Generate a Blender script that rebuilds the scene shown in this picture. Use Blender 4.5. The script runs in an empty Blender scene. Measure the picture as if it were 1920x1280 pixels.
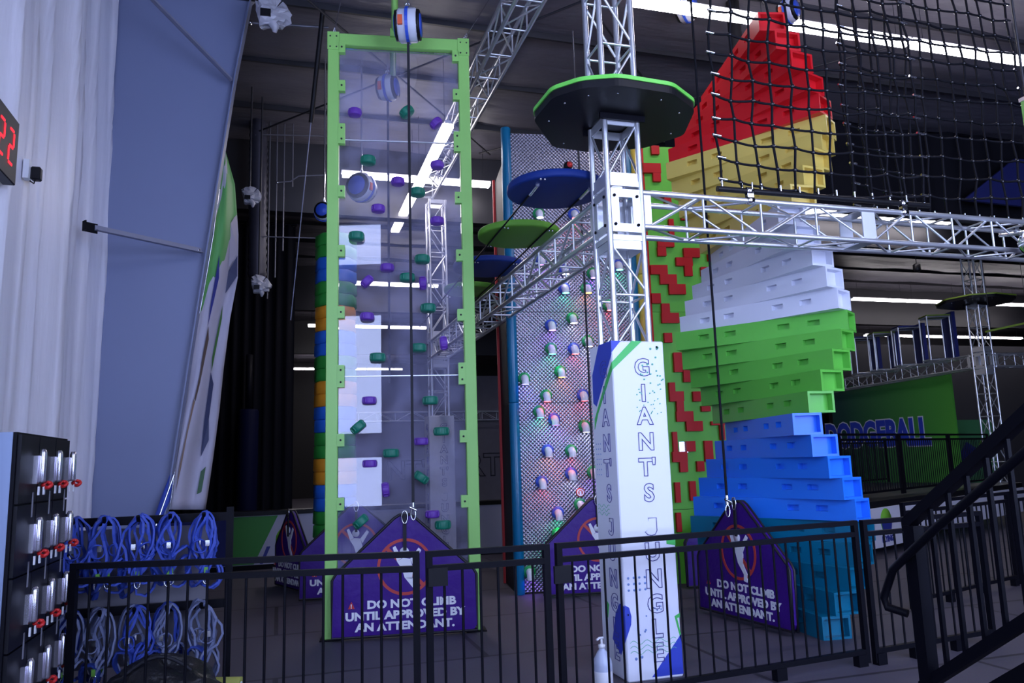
import bpy, math, random
from mathutils import Vector, Matrix
rnd = random.Random(7)
S = bpy.context.scene
COL = S.collection
PI = math.pi

# ------------------------------------------------------------------ camera
EYE = Vector((0, 0, 1.6))
FOC = 1450.0
_p, _y, _r = math.radians(8.85), math.radians(16.865), math.radians(-1.784)
FWD = Vector((math.sin(_y)*math.cos(_p), math.cos(_y)*math.cos(_p), math.sin(_p)))
_rt = Vector((math.cos(_y), -math.sin(_y), 0)); _up = _rt.cross(FWD)
CR = _rt*math.cos(_r) + _up*math.sin(_r)
CU = -_rt*math.sin(_r) + _up*math.cos(_r)
cam_d = bpy.data.cameras.new('camera'); cam = bpy.data.objects.new('camera', cam_d); COL.objects.link(cam)
cam_d.sensor_width = 36.0; cam_d.lens = FOC/1920*36.0; cam_d.clip_end = 200
_m = Matrix((CR, CU, -FWD)).transposed().to_4x4(); _m.translation = EYE
cam.matrix_world = _m
S.camera = cam

# ------------------------------------------------------------------ world, exposure
W = bpy.data.worlds.new('world'); S.world = W; W.use_nodes = True
W.node_tree.nodes['Background'].inputs[0].default_value = (0.30, 0.36, 0.85, 1)
W.node_tree.nodes['Background'].inputs[1].default_value = 0.10
S.view_settings.view_transform = 'Standard'; S.view_settings.look = 'None'
S.view_settings.gamma = 1.0; S.view_settings.exposure = 0.35
S.view_settings.use_curve_mapping = False
S.cycles.use_denoising = True
S.cycles.max_bounces = 8; S.cycles.transparent_max_bounces = 16
S.cycles.sample_clamp_indirect = 4.0
STRIP = 18.0          # glow of the ceiling tubes
PANE = 8.0            # daylight behind the entrance glazing, shared by the added fill panes

# ------------------------------------------------------------------ sight lines (a measured pixel of the photograph -> a point on a real plane)
def ray(px, py): return FWD + CR*((px-960)/FOC) - CU*((py-640)/FOC)
def Zp(px, py, z):
    d = ray(px, py); return EYE + d*((z-EYE.z)/d.z)
def Yp(px, py, y):
    d = ray(px, py); return EYE + d*(y/d.y)
def Xp(px, py, x):
    d = ray(px, py); return EYE + d*(x/d.x)
def Pp(px, py, P, n):
    d = ray(px, py); return EYE + d*((Vector(P)-EYE).dot(n)/d.dot(n))

# ------------------------------------------------------------------ materials
MATS = {}
def mat(name, col, rough=0.5, metal=0.0, bump=0.0, bscale=20.0, vary=0.0, vscale=4.0, spec=0.5, stretch=None, coat=0.0):
    if name in MATS: return MATS[name]
    m = bpy.data.materials.new(name); m.use_nodes = True
    nt = m.node_tree; b = nt.nodes['Principled BSDF']
    b.inputs['Base Color'].default_value = (*col, 1); b.inputs['Roughness'].default_value = rough
    b.inputs['Metallic'].default_value = metal; b.inputs['Specular IOR Level'].default_value = spec
    b.inputs['Coat Weight'].default_value = coat
    tc = None
    def coords(scale):
        t = nt.nodes.new('ShaderNodeTexCoord'); mp = nt.nodes.new('ShaderNodeMapping')
        nt.links.new(t.outputs['Object'], mp.inputs[0])
        if stretch: mp.inputs['Scale'].default_value = stretch
        n = nt.nodes.new('ShaderNodeTexNoise'); n.inputs['Scale'].default_value = scale; n.inputs['Detail'].default_value = 4
        nt.links.new(mp.outputs[0], n.inputs['Vector']); return n
    if vary:
        n = coords(vscale); mx = nt.nodes.new('ShaderNodeMix'); mx.data_type = 'RGBA'
        mx.inputs[6].default_value = (*[c*(1-vary) for c in col], 1); mx.inputs[7].default_value = (*[min(1, c*(1+vary)) for c in col], 1)
        nt.links.new(n.outputs['Fac'], mx.inputs[0]); nt.links.new(mx.outputs[2], b.inputs['Base Color'])
    if bump:
        n = coords(bscale); bp = nt.nodes.new('ShaderNodeBump'); bp.inputs['Strength'].default_value = bump; bp.inputs['Distance'].default_value = 0.05
        nt.links.new(n.outputs['Fac'], bp.inputs['Height']); nt.links.new(bp.outputs[0], b.inputs['Normal'])
    MATS[name] = m; return m
def emit(name, col, strength):
    if name in MATS: return MATS[name]
    m = bpy.data.materials.new(name); m.use_nodes = True; nt = m.node_tree
    nt.nodes.remove(nt.nodes['Principled BSDF'])
    e = nt.nodes.new('ShaderNodeEmission'); e.inputs[0].default_value = (*col, 1); e.inputs[1].default_value = strength
    nt.links.new(e.outputs[0], nt.nodes['Material Output'].inputs[0]); MATS[name] = m; return m

M_black = mat('black powder coat', (0.004, 0.004, 0.007), 0.5, spec=0.10)
M_blackplastic = mat('black plastic', (0.008, 0.008, 0.010), 0.4, spec=0.2)
M_rope = mat('black rope', (0.005, 0.005, 0.008), 0.7, spec=0.15)
M_alu = mat('aluminium tube', (0.78, 0.80, 0.84), 0.30, 0.85, vary=0.08, vscale=8)
M_aluflat = mat('aluminium plate', (0.80, 0.82, 0.86), 0.38, 0.8, vary=0.05)
M_chrome = mat('chrome', (0.82, 0.83, 0.86), 0.15, 1.0)
M_lime = mat('lime green paint', (0.28, 0.61, 0.14), 0.42, vary=0.03)
M_purple = mat('purple vinyl', (0.044, 0.006, 0.205), 0.45, bump=0.25, bscale=6, spec=0.3)
M_purpleedge = mat('black vinyl piping', (0.008, 0.007, 0.012), 0.5)
M_white = mat('white print', (0.80, 0.81, 0.86), 0.5)
M_whiteplastic = mat('white plastic', (0.80, 0.81, 0.84), 0.3)
M_red = mat('red print', (0.55, 0.03, 0.03), 0.5)
M_teal = mat('teal tube', (0.0, 0.13, 0.27), 0.3)
M_yel = mat('yellow tube', (0.62, 0.43, 0.06), 0.35)
M_blueprint = mat('blue print', (0.03, 0.06, 0.50), 0.5)
M_greenprint = mat('green print', (0.06, 0.52, 0.10), 0.5)
M_ink = mat('outline ink', (0.06, 0.06, 0.26), 0.6)
M_dot = mat('pale dot print', (0.22, 0.34, 0.68), 0.6)
M_dotg = mat('green dot print', (0.15, 0.55, 0.35), 0.6)

# ------------------------------------------------------------------ mesh building
WLOC = {}
def basis(o, ux, uy, uz): 
    m = Matrix((ux, uy, uz)).transposed().to_4x4(); m.translation = Vector(o); return m
def frame_z(o, ang):      # local x along the heading, local y away from the viewer side, z up
    c, s = math.cos(ang), math.sin(ang)
    return basis(o, Vector((c, s, 0)), Vector((-s, c, 0)), Vector((0, 0, 1)))
class MB:
    def __init__(s, M=None): s.v = []; s.f = []; s.sm = []; s.mi = []; s.M = M or Matrix(); s.cur = 0
    def add(s, vs, fs, smooth=False):
        k = len(s.v); s.v += [s.M @ Vector(v) for v in vs]
        for f in fs: s.f.append([k+i for i in f]); s.sm.append(smooth); s.mi.append(s.cur)
        return s
    def box(s, x0, x1, y0, y1, z0, z1):
        v = [(x, y, z) for x in (x0, x1) for y in (y0, y1) for z in (z0, z1)]
        return s.add(v, [(0,1,3,2), (4,6,7,5), (0,4,5,1), (2,3,7,6), (0,2,6,4), (1,5,7,3)])
    def tube(s, pts, r, n=10, closed=False, cap=True, up=None):
        pts = [Vector(p) for p in pts]; N = len(pts); rings = []; prev = None
        for i, p in enumerate(pts):
            if closed: t = pts[(i+1) % N] - pts[i-1]
            else: t = pts[min(i+1, N-1)] - pts[max(i-1, 0)]
            t.normalize()
            if prev is None:
                a = Vector((0, 0, 1)) if abs(t.z) < 0.9 else Vector((1, 0, 0)); a = a - t*a.dot(t)
            else: a = prev - t*prev.dot(t)
            a.normalize(); prev = a; b = t.cross(a)
            rr = r[i] if isinstance(r, (list, tuple)) else r
            rings.append([p + a*(rr*math.cos(2*PI*k/n)) + b*(rr*math.sin(2*PI*k/n)) for k in range(n)])
        vs = [q for ring in rings for q in ring]; fs = []
        for i in range(N if closed else N-1):
            j = (i+1) % N
            for k in range(n): fs.append((i*n+k, i*n+(k+1) % n, j*n+(k+1) % n, j*n+k))
        s.add(vs, fs, True)
        if cap and not closed:
            s.add(rings[0], [tuple(range(n))[::-1]]); s.add(rings[-1], [tuple(range(n))])
        return s
    def ribbon(s, pts, w, t, side, closed=False):
        pts = [Vector(p) for p in pts]; N = len(pts); side = Vector(side).normalized(); vs = []; fs = []
        for i, p in enumerate(pts):
            tt = (pts[(i+1) % N] - pts[i-1]) if closed else (pts[min(i+1, N-1)] - pts[max(i-1, 0)])
            tt.normalize(); a = side - tt*side.dot(tt)
            if a.length < 1e-3: a = tt.orthogonal()
            a.normalize(); b = tt.cross(a)
            vs += [p+a*w/2+b*t/2, p-a*w/2+b*t/2, p-a*w/2-b*t/2, p+a*w/2-b*t/2]
        for i in range(N if closed else N-1):
            j = (i+1) % N
            for k in range(4): fs.append((i*4+k, i*4+(k+1) % 4, j*4+(k+1) % 4, j*4+k))
        if not closed: fs += [(3, 2, 1, 0), tuple((N-1)*4+k for k in range(4))]
        return s.add(vs, fs)
    def lathe(s, prof, n=24, o=(0, 0, 0), axis='z'):
        o = Vector(o); vs = []; fs = []
        for r, h in prof:
            for k in range(n):
                c, d = r*math.cos(2*PI*k/n), r*math.sin(2*PI*k/n)
                q = {'z': (c, d, h), 'x': (h, c, d), 'y': (d, h, c)}[axis]; vs.append(o + Vector(q))
        for i in range(len(prof)-1):
            for k in range(n): fs.append((i*n+k, i*n+(k+1) % n, (i+1)*n+(k+1) % n, (i+1)*n+k))
        fs.append(tuple(range(n))[::-1]); fs.append(tuple((len(prof)-1)*n+k for k in range(n)))
        return s.add(vs, fs, True)
    def prism(s, poly, d0, d1, plane='xz'):      # polygon in a plane, thickness along the third axis
        n = len(poly)
        def P(a, d): return {'xz': (a[0], d, a[1]), 'xy': (a[0], a[1], d), 'yz': (d, a[0], a[1])}[plane]
        vs = [P(a, d0) for a in poly] + [P(a, d1) for a in poly]
        return s.add(vs, [tuple(range(n)), tuple(range(2*n-1, n-1, -1))] + [(i, n+i, n+(i+1) % n, (i+1) % n) for i in range(n)])
    def ring(s, r0, r1, d0, d1, n=40, o=(0, 0)):
        vs = []; fs = []
        for r, d in ((r0, d0), (r1, d0), (r1, d1), (r0, d1)):
            for k in range(n): vs.append((o[0]+r*math.cos(2*PI*k/n), d, o[1]+r*math.sin(2*PI*k/n)))
        for q in range(4):
            for k in range(n): fs.append((q*n+k, q*n+(k+1) % n, ((q+1) % 4)*n+(k+1) % n, ((q+1) % 4)*n+k))
        return s.add(vs, fs)
    def recess(s, o, u, v, nrm, w, h, rects, depth):   # a face with pockets sunk into it
        o, u, v, nrm = Vector(o), Vector(u), Vector(v), Vector(nrm)
        us = sorted({0, w} | {a for r in rects for a in (r[0], r[2])}); vv = sorted({0, h} | {a for r in rects for a in (r[1], r[3])})
        def inside(a, b): return any(r[0] < a < r[2] and r[1] < b < r[3] for r in rects)
        for i in range(len(us)-1):
            for j in range(len(vv)-1):
                if inside((us[i]+us[i+1])/2, (vv[j]+vv[j+1])/2): continue
                s.add([o+u*a+v*b for a, b in ((us[i], vv[j]), (us[i+1], vv[j]), (us[i+1], vv[j+1]), (us[i], vv[j+1]))], [(0, 1, 2, 3)])
        for r in rects:
            c = [(r[0], r[1]), (r[2], r[1]), (r[2], r[3]), (r[0], r[3])]
            f = [o+u*a+v*b for a, b in c]; g = [q-nrm*depth for q in f]
            s.add(f+g, [(4, 5, 6, 7)]+[(k, (k+1) % 4, 4+(k+1) % 4, 4+k) for k in range(4)])
        return s
    def mesh(s, me):      # append a ready mesh through the current matrix
        return s.add([v.co.copy() for v in me.vertices], [tuple(p.vertices) for p in me.polygons])
    def build(s, name, m, parent=None, world=None):
        off = Vector((0, 0, 0)); p = parent
        if p is not None: off = WLOC[p.name]
        me = bpy.data.meshes.new(name); me.from_pydata([v-off for v in s.v], [], s.f)
        ms = m if isinstance(m, (list, tuple)) else [m]
        for q in ms: me.materials.append(q)
        me.polygons.foreach_set('use_smooth', s.sm); me.polygons.foreach_set('material_index', s.mi); me.update()
        o = bpy.data.objects.new(name, me); COL.objects.link(o)
        if parent is not None: o.parent = parent
        WLOC[o.name] = off.copy(); return o
def tag(o, label=None, cat=None, group=None, kind=None):
    if label: o['label'] = label
    if cat: o['category'] = cat
    if group: o['group'] = group
    if kind: o['kind'] = kind
    return o
def thing(name, loc, label, cat, group=None):
    o = bpy.data.objects.new(name, None); COL.objects.link(o); o['kind'] = 'thing'; o.location = loc; o.empty_display_size = 0.1
    WLOC[o.name] = Vector(loc); return tag(o, label, cat, group)
def struct(name, mb, m): return tag(mb.build(name, m), kind='structure')
def bevel(o, w, seg=1):
    b = o.modifiers.new('bevel', 'BEVEL'); b.width = w; b.segments = seg; b.limit_method = 'ANGLE'; return o

# ------------------------------------------------------------------ lettering from the built-in font
_tc = {}
def text_mesh(txt, size=1.0, offset=0.0, outline=0.0, xs=1.0, align='CENTER', depth=0.002, shear=0.0):
    key = (txt, size, offset, outline, xs, align, depth, shear)
    if key in _tc: return _tc[key]
    c = bpy.data.curves.new('text', 'FONT'); c.body = txt; c.size = size; c.align_x = align; c.align_y = 'CENTER'; c.offset = offset; c.shear = shear
    c.resolution_u = 3
    if outline: c.fill_mode = 'NONE'; c.bevel_depth = outline; c.bevel_resolution = 0
    else: c.extrude = depth
    o = bpy.data.objects.new('text', c); COL.objects.link(o)
    dg = bpy.context.evaluated_depsgraph_get(); dg.update()
    me = bpy.data.meshes.new_from_object(o.evaluated_get(dg))
    for v in me.vertices: v.co.x *= xs
    bpy.data.objects.remove(o); bpy.data.curves.remove(c); _tc[key] = me; return me
def lay(M, x, z, d): # text lies in local x/z plane of M, facing local -y, at depth d (toward the viewer)
    return M @ basis((x, -d, z), Vector((1, 0, 0)), Vector((0, 0, 1)), Vector((0, -1, 0)))

# ================================================================== THE SETTING
def floor_mat():
    m = bpy.data.materials.new('rubber floor'); m.use_nodes = True; nt = m.node_tree; b = nt.nodes['Principled BSDF']
    t = nt.nodes.new('ShaderNodeTexCoord'); br = nt.nodes.new('ShaderNodeTexBrick')
    br.inputs['Scale'].default_value = 1.0; br.inputs['Brick Width'].default_value = 3.4; br.inputs['Row Height'].default_value = 1.65
    br.inputs['Mortar Size'].default_value = 0.022; br.inputs['Color1'].default_value = (0.098, 0.088, 0.118, 1); br.inputs['Color2'].default_value = (0.088, 0.080, 0.108, 1)
    br.inputs['Mortar'].default_value = (0.035, 0.032, 0.045, 1)
    n = nt.nodes.new('ShaderNodeTexNoise'); n.inputs['Scale'].default_value = 60; n.inputs['Detail'].default_value = 5
    mx = nt.nodes.new('ShaderNodeMix'); mx.data_type = 'RGBA'; mx.blend_type = 'MULTIPLY'; mx.inputs[0].default_value = 0.35
    nt.links.new(t.outputs['Object'], br.inputs['Vector']); nt.links.new(t.outputs['Object'], n.inputs['Vector'])
    nt.links.new(br.outputs['Color'], mx.inputs[6]); nt.links.new(n.outputs['Color'], mx.inputs[7])
    nt.links.new(mx.outputs[2], b.inputs['Base Color']); b.inputs['Roughness'].default_value = 0.6
    b.inputs['Specular IOR Level'].default_value = 0.3
    return m
struct('floor', MB().box(-7, 45, -3, 46, -0.2, 0), floor_mat())
M_ceil = mat('dark roof insulation', (0.105, 0.100, 0.125), 0.45, bump=0.9, bscale=1.6, vary=0.25, vscale=1.2, stretch=(0.5, 2.0, 1))
CEIL = 7.4
b = MB()
nx, ny = 52, 120
vs = []
for j in range(ny+1):
    for i in range(nx+1):
        y = -4 + 50*j/ny; sag = 0.09*abs(math.sin(PI*(y+4)/1.5))
        vs.append((-7+52*i/nx, y, CEIL - sag + 0.03*math.sin(i*1.7+j*0.9)))
fs = [(j*(nx+1)+i, j*(nx+1)+i+1, (j+1)*(nx+1)+i+1, (j+1)*(nx+1)+i) for j in range(ny) for i in range(nx)]
b.add(vs, fs, True); struct('ceiling', b, M_ceil)
M_dark = mat('dark wall paint', (0.012, 0.012, 0.016), 0.7)
M_backwall = mat('grey back wall', (0.16, 0.15, 0.18), 0.8, vary=0.15)
struct('wall_back', MB().box(-7, 45, 44, 44.2, 0, CEIL+.2), M_dark)
struct('wall_right', MB().box(44.8, 45, -4, 44, 0, CEIL+.2), M_dark)
# left wall: hanging white insulation liner with soft vertical folds
M_liner = mat('white insulation liner', (0.80, 0.79, 0.86), 0.4, bump=0.22, bscale=5, stretch=(1, 1.5, 0.22))
b = MB(); nz = 30; ys = [2.0+0.05*i for i in range(147)]; vs = []
def fold(y, z):
    u = y+.06*math.sin(z*.9+1)+.03*math.sin(z*2.3); k = (u*1.9) % 1.0
    return -1.95 + 0.05*math.sin(u*4.3) + 0.05*math.exp(-((k-.5)/.09)**2) + 0.012*math.sin(u*13+z*.5)*math.sin(z*1.1+y)
for y in ys:
    for k in range(nz+1):
        z = (CEIL+.1)*k/nz; vs.append((fold(y, z), y, z))
fs = [(i*(nz+1)+k, (i+1)*(nz+1)+k, (i+1)*(nz+1)+k+1, i*(nz+1)+k+1) for i in range(len(ys)-1) for k in range(nz)]
b.add(vs, fs, True); b.box(-2.15, -2.05, 2, 9.3, 0, CEIL+.1)
struct('wall_left', b, M_liner)
struct('wall_far_left', MB().box(-2.2, -2.05, 9.3, 44, 0, CEIL+.2), M_dark)
struct('wall_side', MB().box(-7, -2.15, 2, 2.15, 0, CEIL+.2), M_dark)
struct('wall_entry', MB().box(-7.2, -7, -4, 2, 0, CEIL+.2), M_dark)
# entrance wall behind the camera with tall glazing, plus added fill panes to the right
yw = -2.2
SPANS = [(-6.6, -2.65), (-2.5, -0.52), (2.4, 4.6), (4.75, 7.2), (7.4, 10.0)]  # first two spans are the entrance windows, last three added for light
ROWS = [(0.69, 1.84), (2.3, 5.09), (6.21, 7.27)]
b = MB(); xs = [-7.0]+[q for sp in SPANS for q in sp]+[45.0]
for i in range(0, len(xs), 2): b.box(xs[i], xs[i+1], yw-.1, yw+.1, 0, CEIL+.2)
for a, c in SPANS:
    zs = [0]+[q for r in ROWS for q in r]+[CEIL+.2]
    for i in range(0, len(zs), 2): b.box(a, c, yw-.1, yw+.1, zs[i], zs[i+1])
struct('wall_front', b, M_dark)
M_pane = emit('daylight and fill pane', (0.50, 0.60, 1.0), PANE)
k = 0
for a, c in SPANS:
    for z0, z1 in ROWS:
        k += 1
        fr = MB(); t = .04
        for q in ((a, a+t, z0, z1), (c-t, c, z0, z1), (a, c, z0, z0+t), (a, c, z1-t, z1)): fr.box(q[0], q[1], yw-.06, yw+.12, q[2], q[3])
        fo = tag(fr.build('window_or_fill_%d' % k, M_black), kind='structure')  # covers the entrance windows and the added fill panes
        MB().box(a+t, c-t, yw-.02, yw+.02, z0+t, z1-t).build('pane', M_pane, fo)
# main roof frames across the hall, purlins and rods
M_steel = mat('grey steel', (0.17, 0.20, 0.33), 0.45, vary=0.06, vscale=1.0)
M_darksteel = mat('dark steel', (0.02, 0.02, 0.026), 0.5)
for yb in (13.6, 22.3, 31.0):
    struct('beam', MB().box(-2, 44, yb-.02, yb+.02, 6.05, CEIL).box(-2, 44, yb-.12, yb+.12, 6.02, 6.06), M_darksteel)
for yb in (3.2, 4.7, 6.2, 7.7, 9.2, 10.7, 12.2, 15.2, 16.7, 18.2, 19.7, 21.2, 24.2, 25.7, 27.2):
    struct('beam', MB().box(-2, 30, yb-.02, yb+.02, CEIL-.13, CEIL+.02), M_darksteel)
def rod(p, q, r=0.016): struct('trim_rod', MB().tube([p, q], r, 6), M_darksteel)
for (a, c, y0, y1) in ((-0.5, 3.6, 7.9, 12.9), (3.6, -0.5, 7.9, 12.9), (3.4, 8.2, 7.9, 12.9), (8.2, 3.4, 7.9, 12.9)):
    rod((a, y0, CEIL-.26), (c, y1, CEIL-.26))

# tapered steel building column at the left wall
yc = 9.25
def wx(px, py): v = Yp(px, py, yc); return (v.x, v.z)
pts = [wx(470, 0), wx(440, 150), wx(374, 560), wx(311, 960)]
top = (pts[0][0]+(pts[0][0]-pts[1][0])*0.45, CEIL); bot = (pts[3][0]-(pts[2][0]-pts[3][0])*0.45, 0)
edge = [top]+pts+[bot]
b = MB(); b.prism([(-1.98, 0), (-1.98, CEIL)]+edge, yc-.008, yc+.008, 'xz')
struct('column_web', b, M_steel)
b = MB()
for (x0, z0), (x1, z1) in zip(edge[:-1], edge[1:]):
    b.add([(x0, yc-.12, z0), (x0, yc+.12, z0), (x1, yc+.12, z1), (x1, yc-.12, z1), (x0+.014, yc-.12, z0), (x0+.014, yc+.12, z0), (x1+.014, yc+.12, z1), (x1+.014, yc-.12, z1)],
          [(0, 1, 2, 3), (7, 6, 5, 4), (0, 4, 5, 1), (2, 6, 7, 3), (1, 5, 6, 2), (0, 3, 7, 4)])
struct('column_flange', b, M_steel)
M_brace = mat('galvanised angle', (0.22, 0.23, 0.31), 0.45, 0.3)
for (p, q, lab) in (((178, 427), (377, 470), 'grey steel brace running from black wall bracket to tapered column'),
                    ((212, -4), (434, 150), 'long diagonal grey steel brace high on the tapered column')):
    P = Xp(p[0], p[1], -1.80) if p[1] > 0 else Vector((-1.78, 8.3, 7.0)); Q = Yp(q[0], q[1], yc-.13)
    t = thing('flange_brace', P, lab, 'brace')
    d = (Q-P).normalized(); sd = d.cross(Vector((0, 0, 1))).normalized(); up = sd.cross(d)
    M = basis(P, d, sd, up); L = (Q-P).length
    MB(M).box(0, L, -.004, .004, -.03, .03).box(0, L, -.004, .05, -.03, -.022).build('angle_bar', M_brace, t)
    MB(M).box(-.12, .03, -.012, -.004, -.055, .045).box(-.12, -.11, -.012, .05, -.055, .045).build('bracket', M_black, t)
    MB(M).lathe([(.012, -.02), (.012, .012)], 8, (L-.03, 0, 0), 'y').build('bolt', M_chrome, t)

# ================================================================== STRIP LIGHTS
M_tube = emit('fluorescent tube', (1.0, 0.93, 0.98), STRIP)
M_house = mat('white lamp housing', (0.7, 0.7, 0.72), 0.5)
def strip(x, y, z, L, lab, along='x', hang=True):
    t = thing('strip_light', (x, y, z), lab, 'light', 'ceiling strip lights')
    M = frame_z((x, y, z), 0 if along == 'x' else PI/2)
    MB(M).box(-L/2, L/2, -.045, .045, .03, .075).build('housing', M_house, t)
    MB(M).box(-L/2+.02, L/2-.02, -.075, .075, -.02, .03).build('tube', M_tube, t)
    h = MB(M)
    for s in (-.4, .4): h.tube([(s*L, 0, .07), (s*L, 0, CEIL-.1-z)], .004, 5)
    h.build('hanger', M_darksteel, t)
def run(xa, xb, y, z, n, where):
    L = (xb-xa)/n
    ords = ['first', 'second', 'third', 'fourth', 'fifth', 'sixth']
    for i in range(n):
        strip(xa+L*(i+.5), y, z, L-.03, '%s strip light from the left, %s' % (ords[i], where))
run(3.72, 9.7, 7.35, 6.75, 3, 'bright near row behind the cargo net')
run(0.95, 3.65, 13.05, 6.6, 2, 'uppermost row crossing the clear panel')
run(10.2, 14.4, 13.2, 6.6, 2, 'short row seen through the right truss')
run(1.5, 4.3, 21.2, 6.6, 2, 'row behind middle of clear panel')
run(18.2, 27.2, 20.9, 6.6, 4, 'long row right of the white boxes')
run(0.9, 5.2, 28.0, 6.6, 3, 'far row crossing the left truss')
run(24.5, 33.5, 27.6, 6.6, 3, 'far row over the square aluminium frames')
run(0.76, 6.0, 34.5, 6.6, 3, 'second farthest low row beside green frame')
run(0.6, 6.2, 40.5, 6.6, 3, 'farthest and lowest row behind green frame')
strip(2.13, 10.95, 6.12, 2.55, 'lit strip light running lengthwise behind the clear panel, upper half', 'y')
strip(2.11, 13.45, 6.12, 2.35, 'lit strip light running lengthwise behind the clear panel, lower half', 'y')
run(2.6, 8.6, 1.2, 6.75, 2, 'unseen row added above the entrance')  # out of view, added to light the fronts from above

# ================================================================== TRUSSES
def truss_parts(t, M, L, bay=0.5, w=0.29, r=0.0245, plates=True, rb=0.011, detail=True):
    h = w/2; n = max(1, round(L/bay)); st = L/n; nseg = 10 if detail else 6; ns = 7 if detail else 5
    for a in (-h, h):
        for c in (-h, h): MB(M).tube([(0, a, c), (L, a, c)], r, nseg).build('chord', M_alu, t)
    b = MB(M)
    for (ax, sg) in (('y', -h), ('y', h), ('z', -h), ('z', h)):
        for i in range(n):
            def P(x, s): return (x, sg, s) if ax == 'y' else (x, s, sg)
            x0, x1 = i*st+.03, (i+1)*st-.03
            flip = (i % 2 == 0)
            b.tube([P(x0, -h if flip else h), P(x1, h if flip else -h)], rb, ns)
            if i > 0 or not plates: b.tube([P(i*st, -h), P(i*st, h)], rb, ns)
    b.build('bracing', M_alu, t)
    if plates:
        for x0 in (0, L-.07):
            e = MB(M)
            for (ax, sg) in (('y', -h), ('y', h)):
                y0, y1 = (sg-.006, sg+.006); e.box(x0, x0+.07, y0, y1, -h, h)
            for sg in (-h, h): e.box(x0, x0+.07, -h, h, sg-.006, sg+.006)
            e.build('end_plate', M_aluflat, t)
UP = basis((0, 0, 0), Vector((0, 0, 1)), Vector((1, 0, 0)), Vector((0, 1, 0)))
def column_truss(x, y, z0, z1, lab, detail=True, ang=0):
    t = thing('truss_column', (x, y, z0), lab, 'truss', 'aluminium box truss')
    M = frame_z((x, y, z0), ang) @ UP; truss_parts(t, M, z1-z0, detail=detail); return t
def beam_truss(P, Q, lab, detail=True, bay=.5):
    P, Q = Vector(P), Vector(Q); t = thing('truss_beam', P, lab, 'truss', 'aluminium box truss')
    d = (Q-P); L = d.length; d.normalize(); u = Vector((0, 0, 1)); s = u.cross(d).normalized()
    truss_parts(t, basis(P, d, s, d.cross(s)), L, bay=bay, detail=detail); return t
def corner(x, y, z, lab, ang=0, h=0.5):
    t = thing('corner_block', (x, y, z), lab, 'truss block')
    M = frame_z((x, y, z), ang); a = .155; f = MB(M)
    for q in (0, 1, 2, 3):
        R = M @ Matrix.Rotation(q*PI/2, 4, 'Z'); g = MB(R)
        z0, z1 = .07, h-.07
        # face plate with an open middle and clipped corners
        g.box(-a, -.06, -a-.006, -a+.006, z0, z1); g.box(.06, a, -a-.006, -a+.006, z0, z1)
        g.box(-.06, .06, -a-.006, -a+.006, z0, z0+.07); g.box(-.06, .06, -a-.006, -a+.006, z1-.07, z1)
        g.box(-a, a, -a-.004, -a+.004, 0, .045); g.box(-a, a, -a-.004, -a+.004, h-.045, h)
        g.build('face_plate', M_aluflat, t)
        bo = MB(R)
        for u in (-.1, .1):
            for v in (z0+.06, z1-.06): bo.lathe([(.013, -a-.016), (.013, -a-.004)], 8, (u, 0, v), 'y')
        bo.build('bolt_set', M_black, t)
    c = MB(M)
    for u in (-.145, .145):
        for v in (-.145, .145): c.tube([(u, v, 0), (u, v, h)], .0245, 10)
    c.build('corner_tubes', M_alu, t)
    for z_ in (0.0, h-.012):
      p = MB(M); p.box(-a, a, -a, -.06, z_, z_+.012).box(-a, a, .06, a, z_, z_+.012).box(-a, -.06, -.06, .06, z_, z_+.012).box(.06, a, -.06, .06, z_, z_+.012)
      p.build('cap_plate', M_aluflat, t)
NX, NY = 2.66, 5.64                        # the near column
column_truss(NX, NY, 2.44, 3.33, 'short aluminium truss column rising from the large white printed box')
corner(NX, NY, 3.33, 'square aluminium corner block where the two near trusses meet')
column_truss(NX, NY, 3.83, 4.38, 'short aluminium truss section between corner block and black platform')
column_truss(NX, NY, 4.50, CEIL-.25, 'aluminium truss column rising above the black lime-edged platform')
beam_truss((NX, NY+.16, 3.58), (NX, 13.1, 3.58), 'aluminium truss beam running away from near column toward far one')
beam_truss((NX+.16, NY, 3.60), (5.05, NY, 3.60), 'aluminium truss beam in front of twisted tower, left length')
beam_truss((5.05, NY, 3.60), (7.9, NY, 3.60), 'aluminium truss beam in front of twisted tower, right length')
beam_truss((2.42, NY+.2, 6.45), (2.42, 13.1, 6.45), 'high aluminium truss beam behind top right of green frame', bay=.55)
FX, FY = 2.66, 13.28
column_truss(FX, FY, 2.36, 3.33, 'lower far aluminium truss column seen through clear panel', False)
corner(FX, FY, 3.33, 'far aluminium corner block seen through clear panel')
column_truss(FX, FY, 3.83, 6.3, 'upper far aluminium truss column seen through clear panel', False)
RX, RY = 15.6, 13.9
ra = math.radians(8)
column_truss(RX, RY, 0.75, 3.33, 'lower distant truss column behind stair railing', False, ra)
corner(RX, RY, 3.33, 'distant corner block beside the row of square frames', ra)
column_truss(RX, RY, 3.83, 4.9, 'distant truss section under the distant platform', False, ra)
column_truss(RX, RY, 4.98, 7.0, 'distant truss column above the distant platform', False, ra)
RL = Vector((15.2, 20.5, 3.42)); beam_truss(RL, (RX-.03, RY+.2, 3.58), 'distant truss beam carrying the square aluminium frames', False)
beam_truss((RX+.2, RY-.02, 3.58), (22, RY-.6, 3.58), 'distant truss beam leaving right of the distant column', False)

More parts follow.
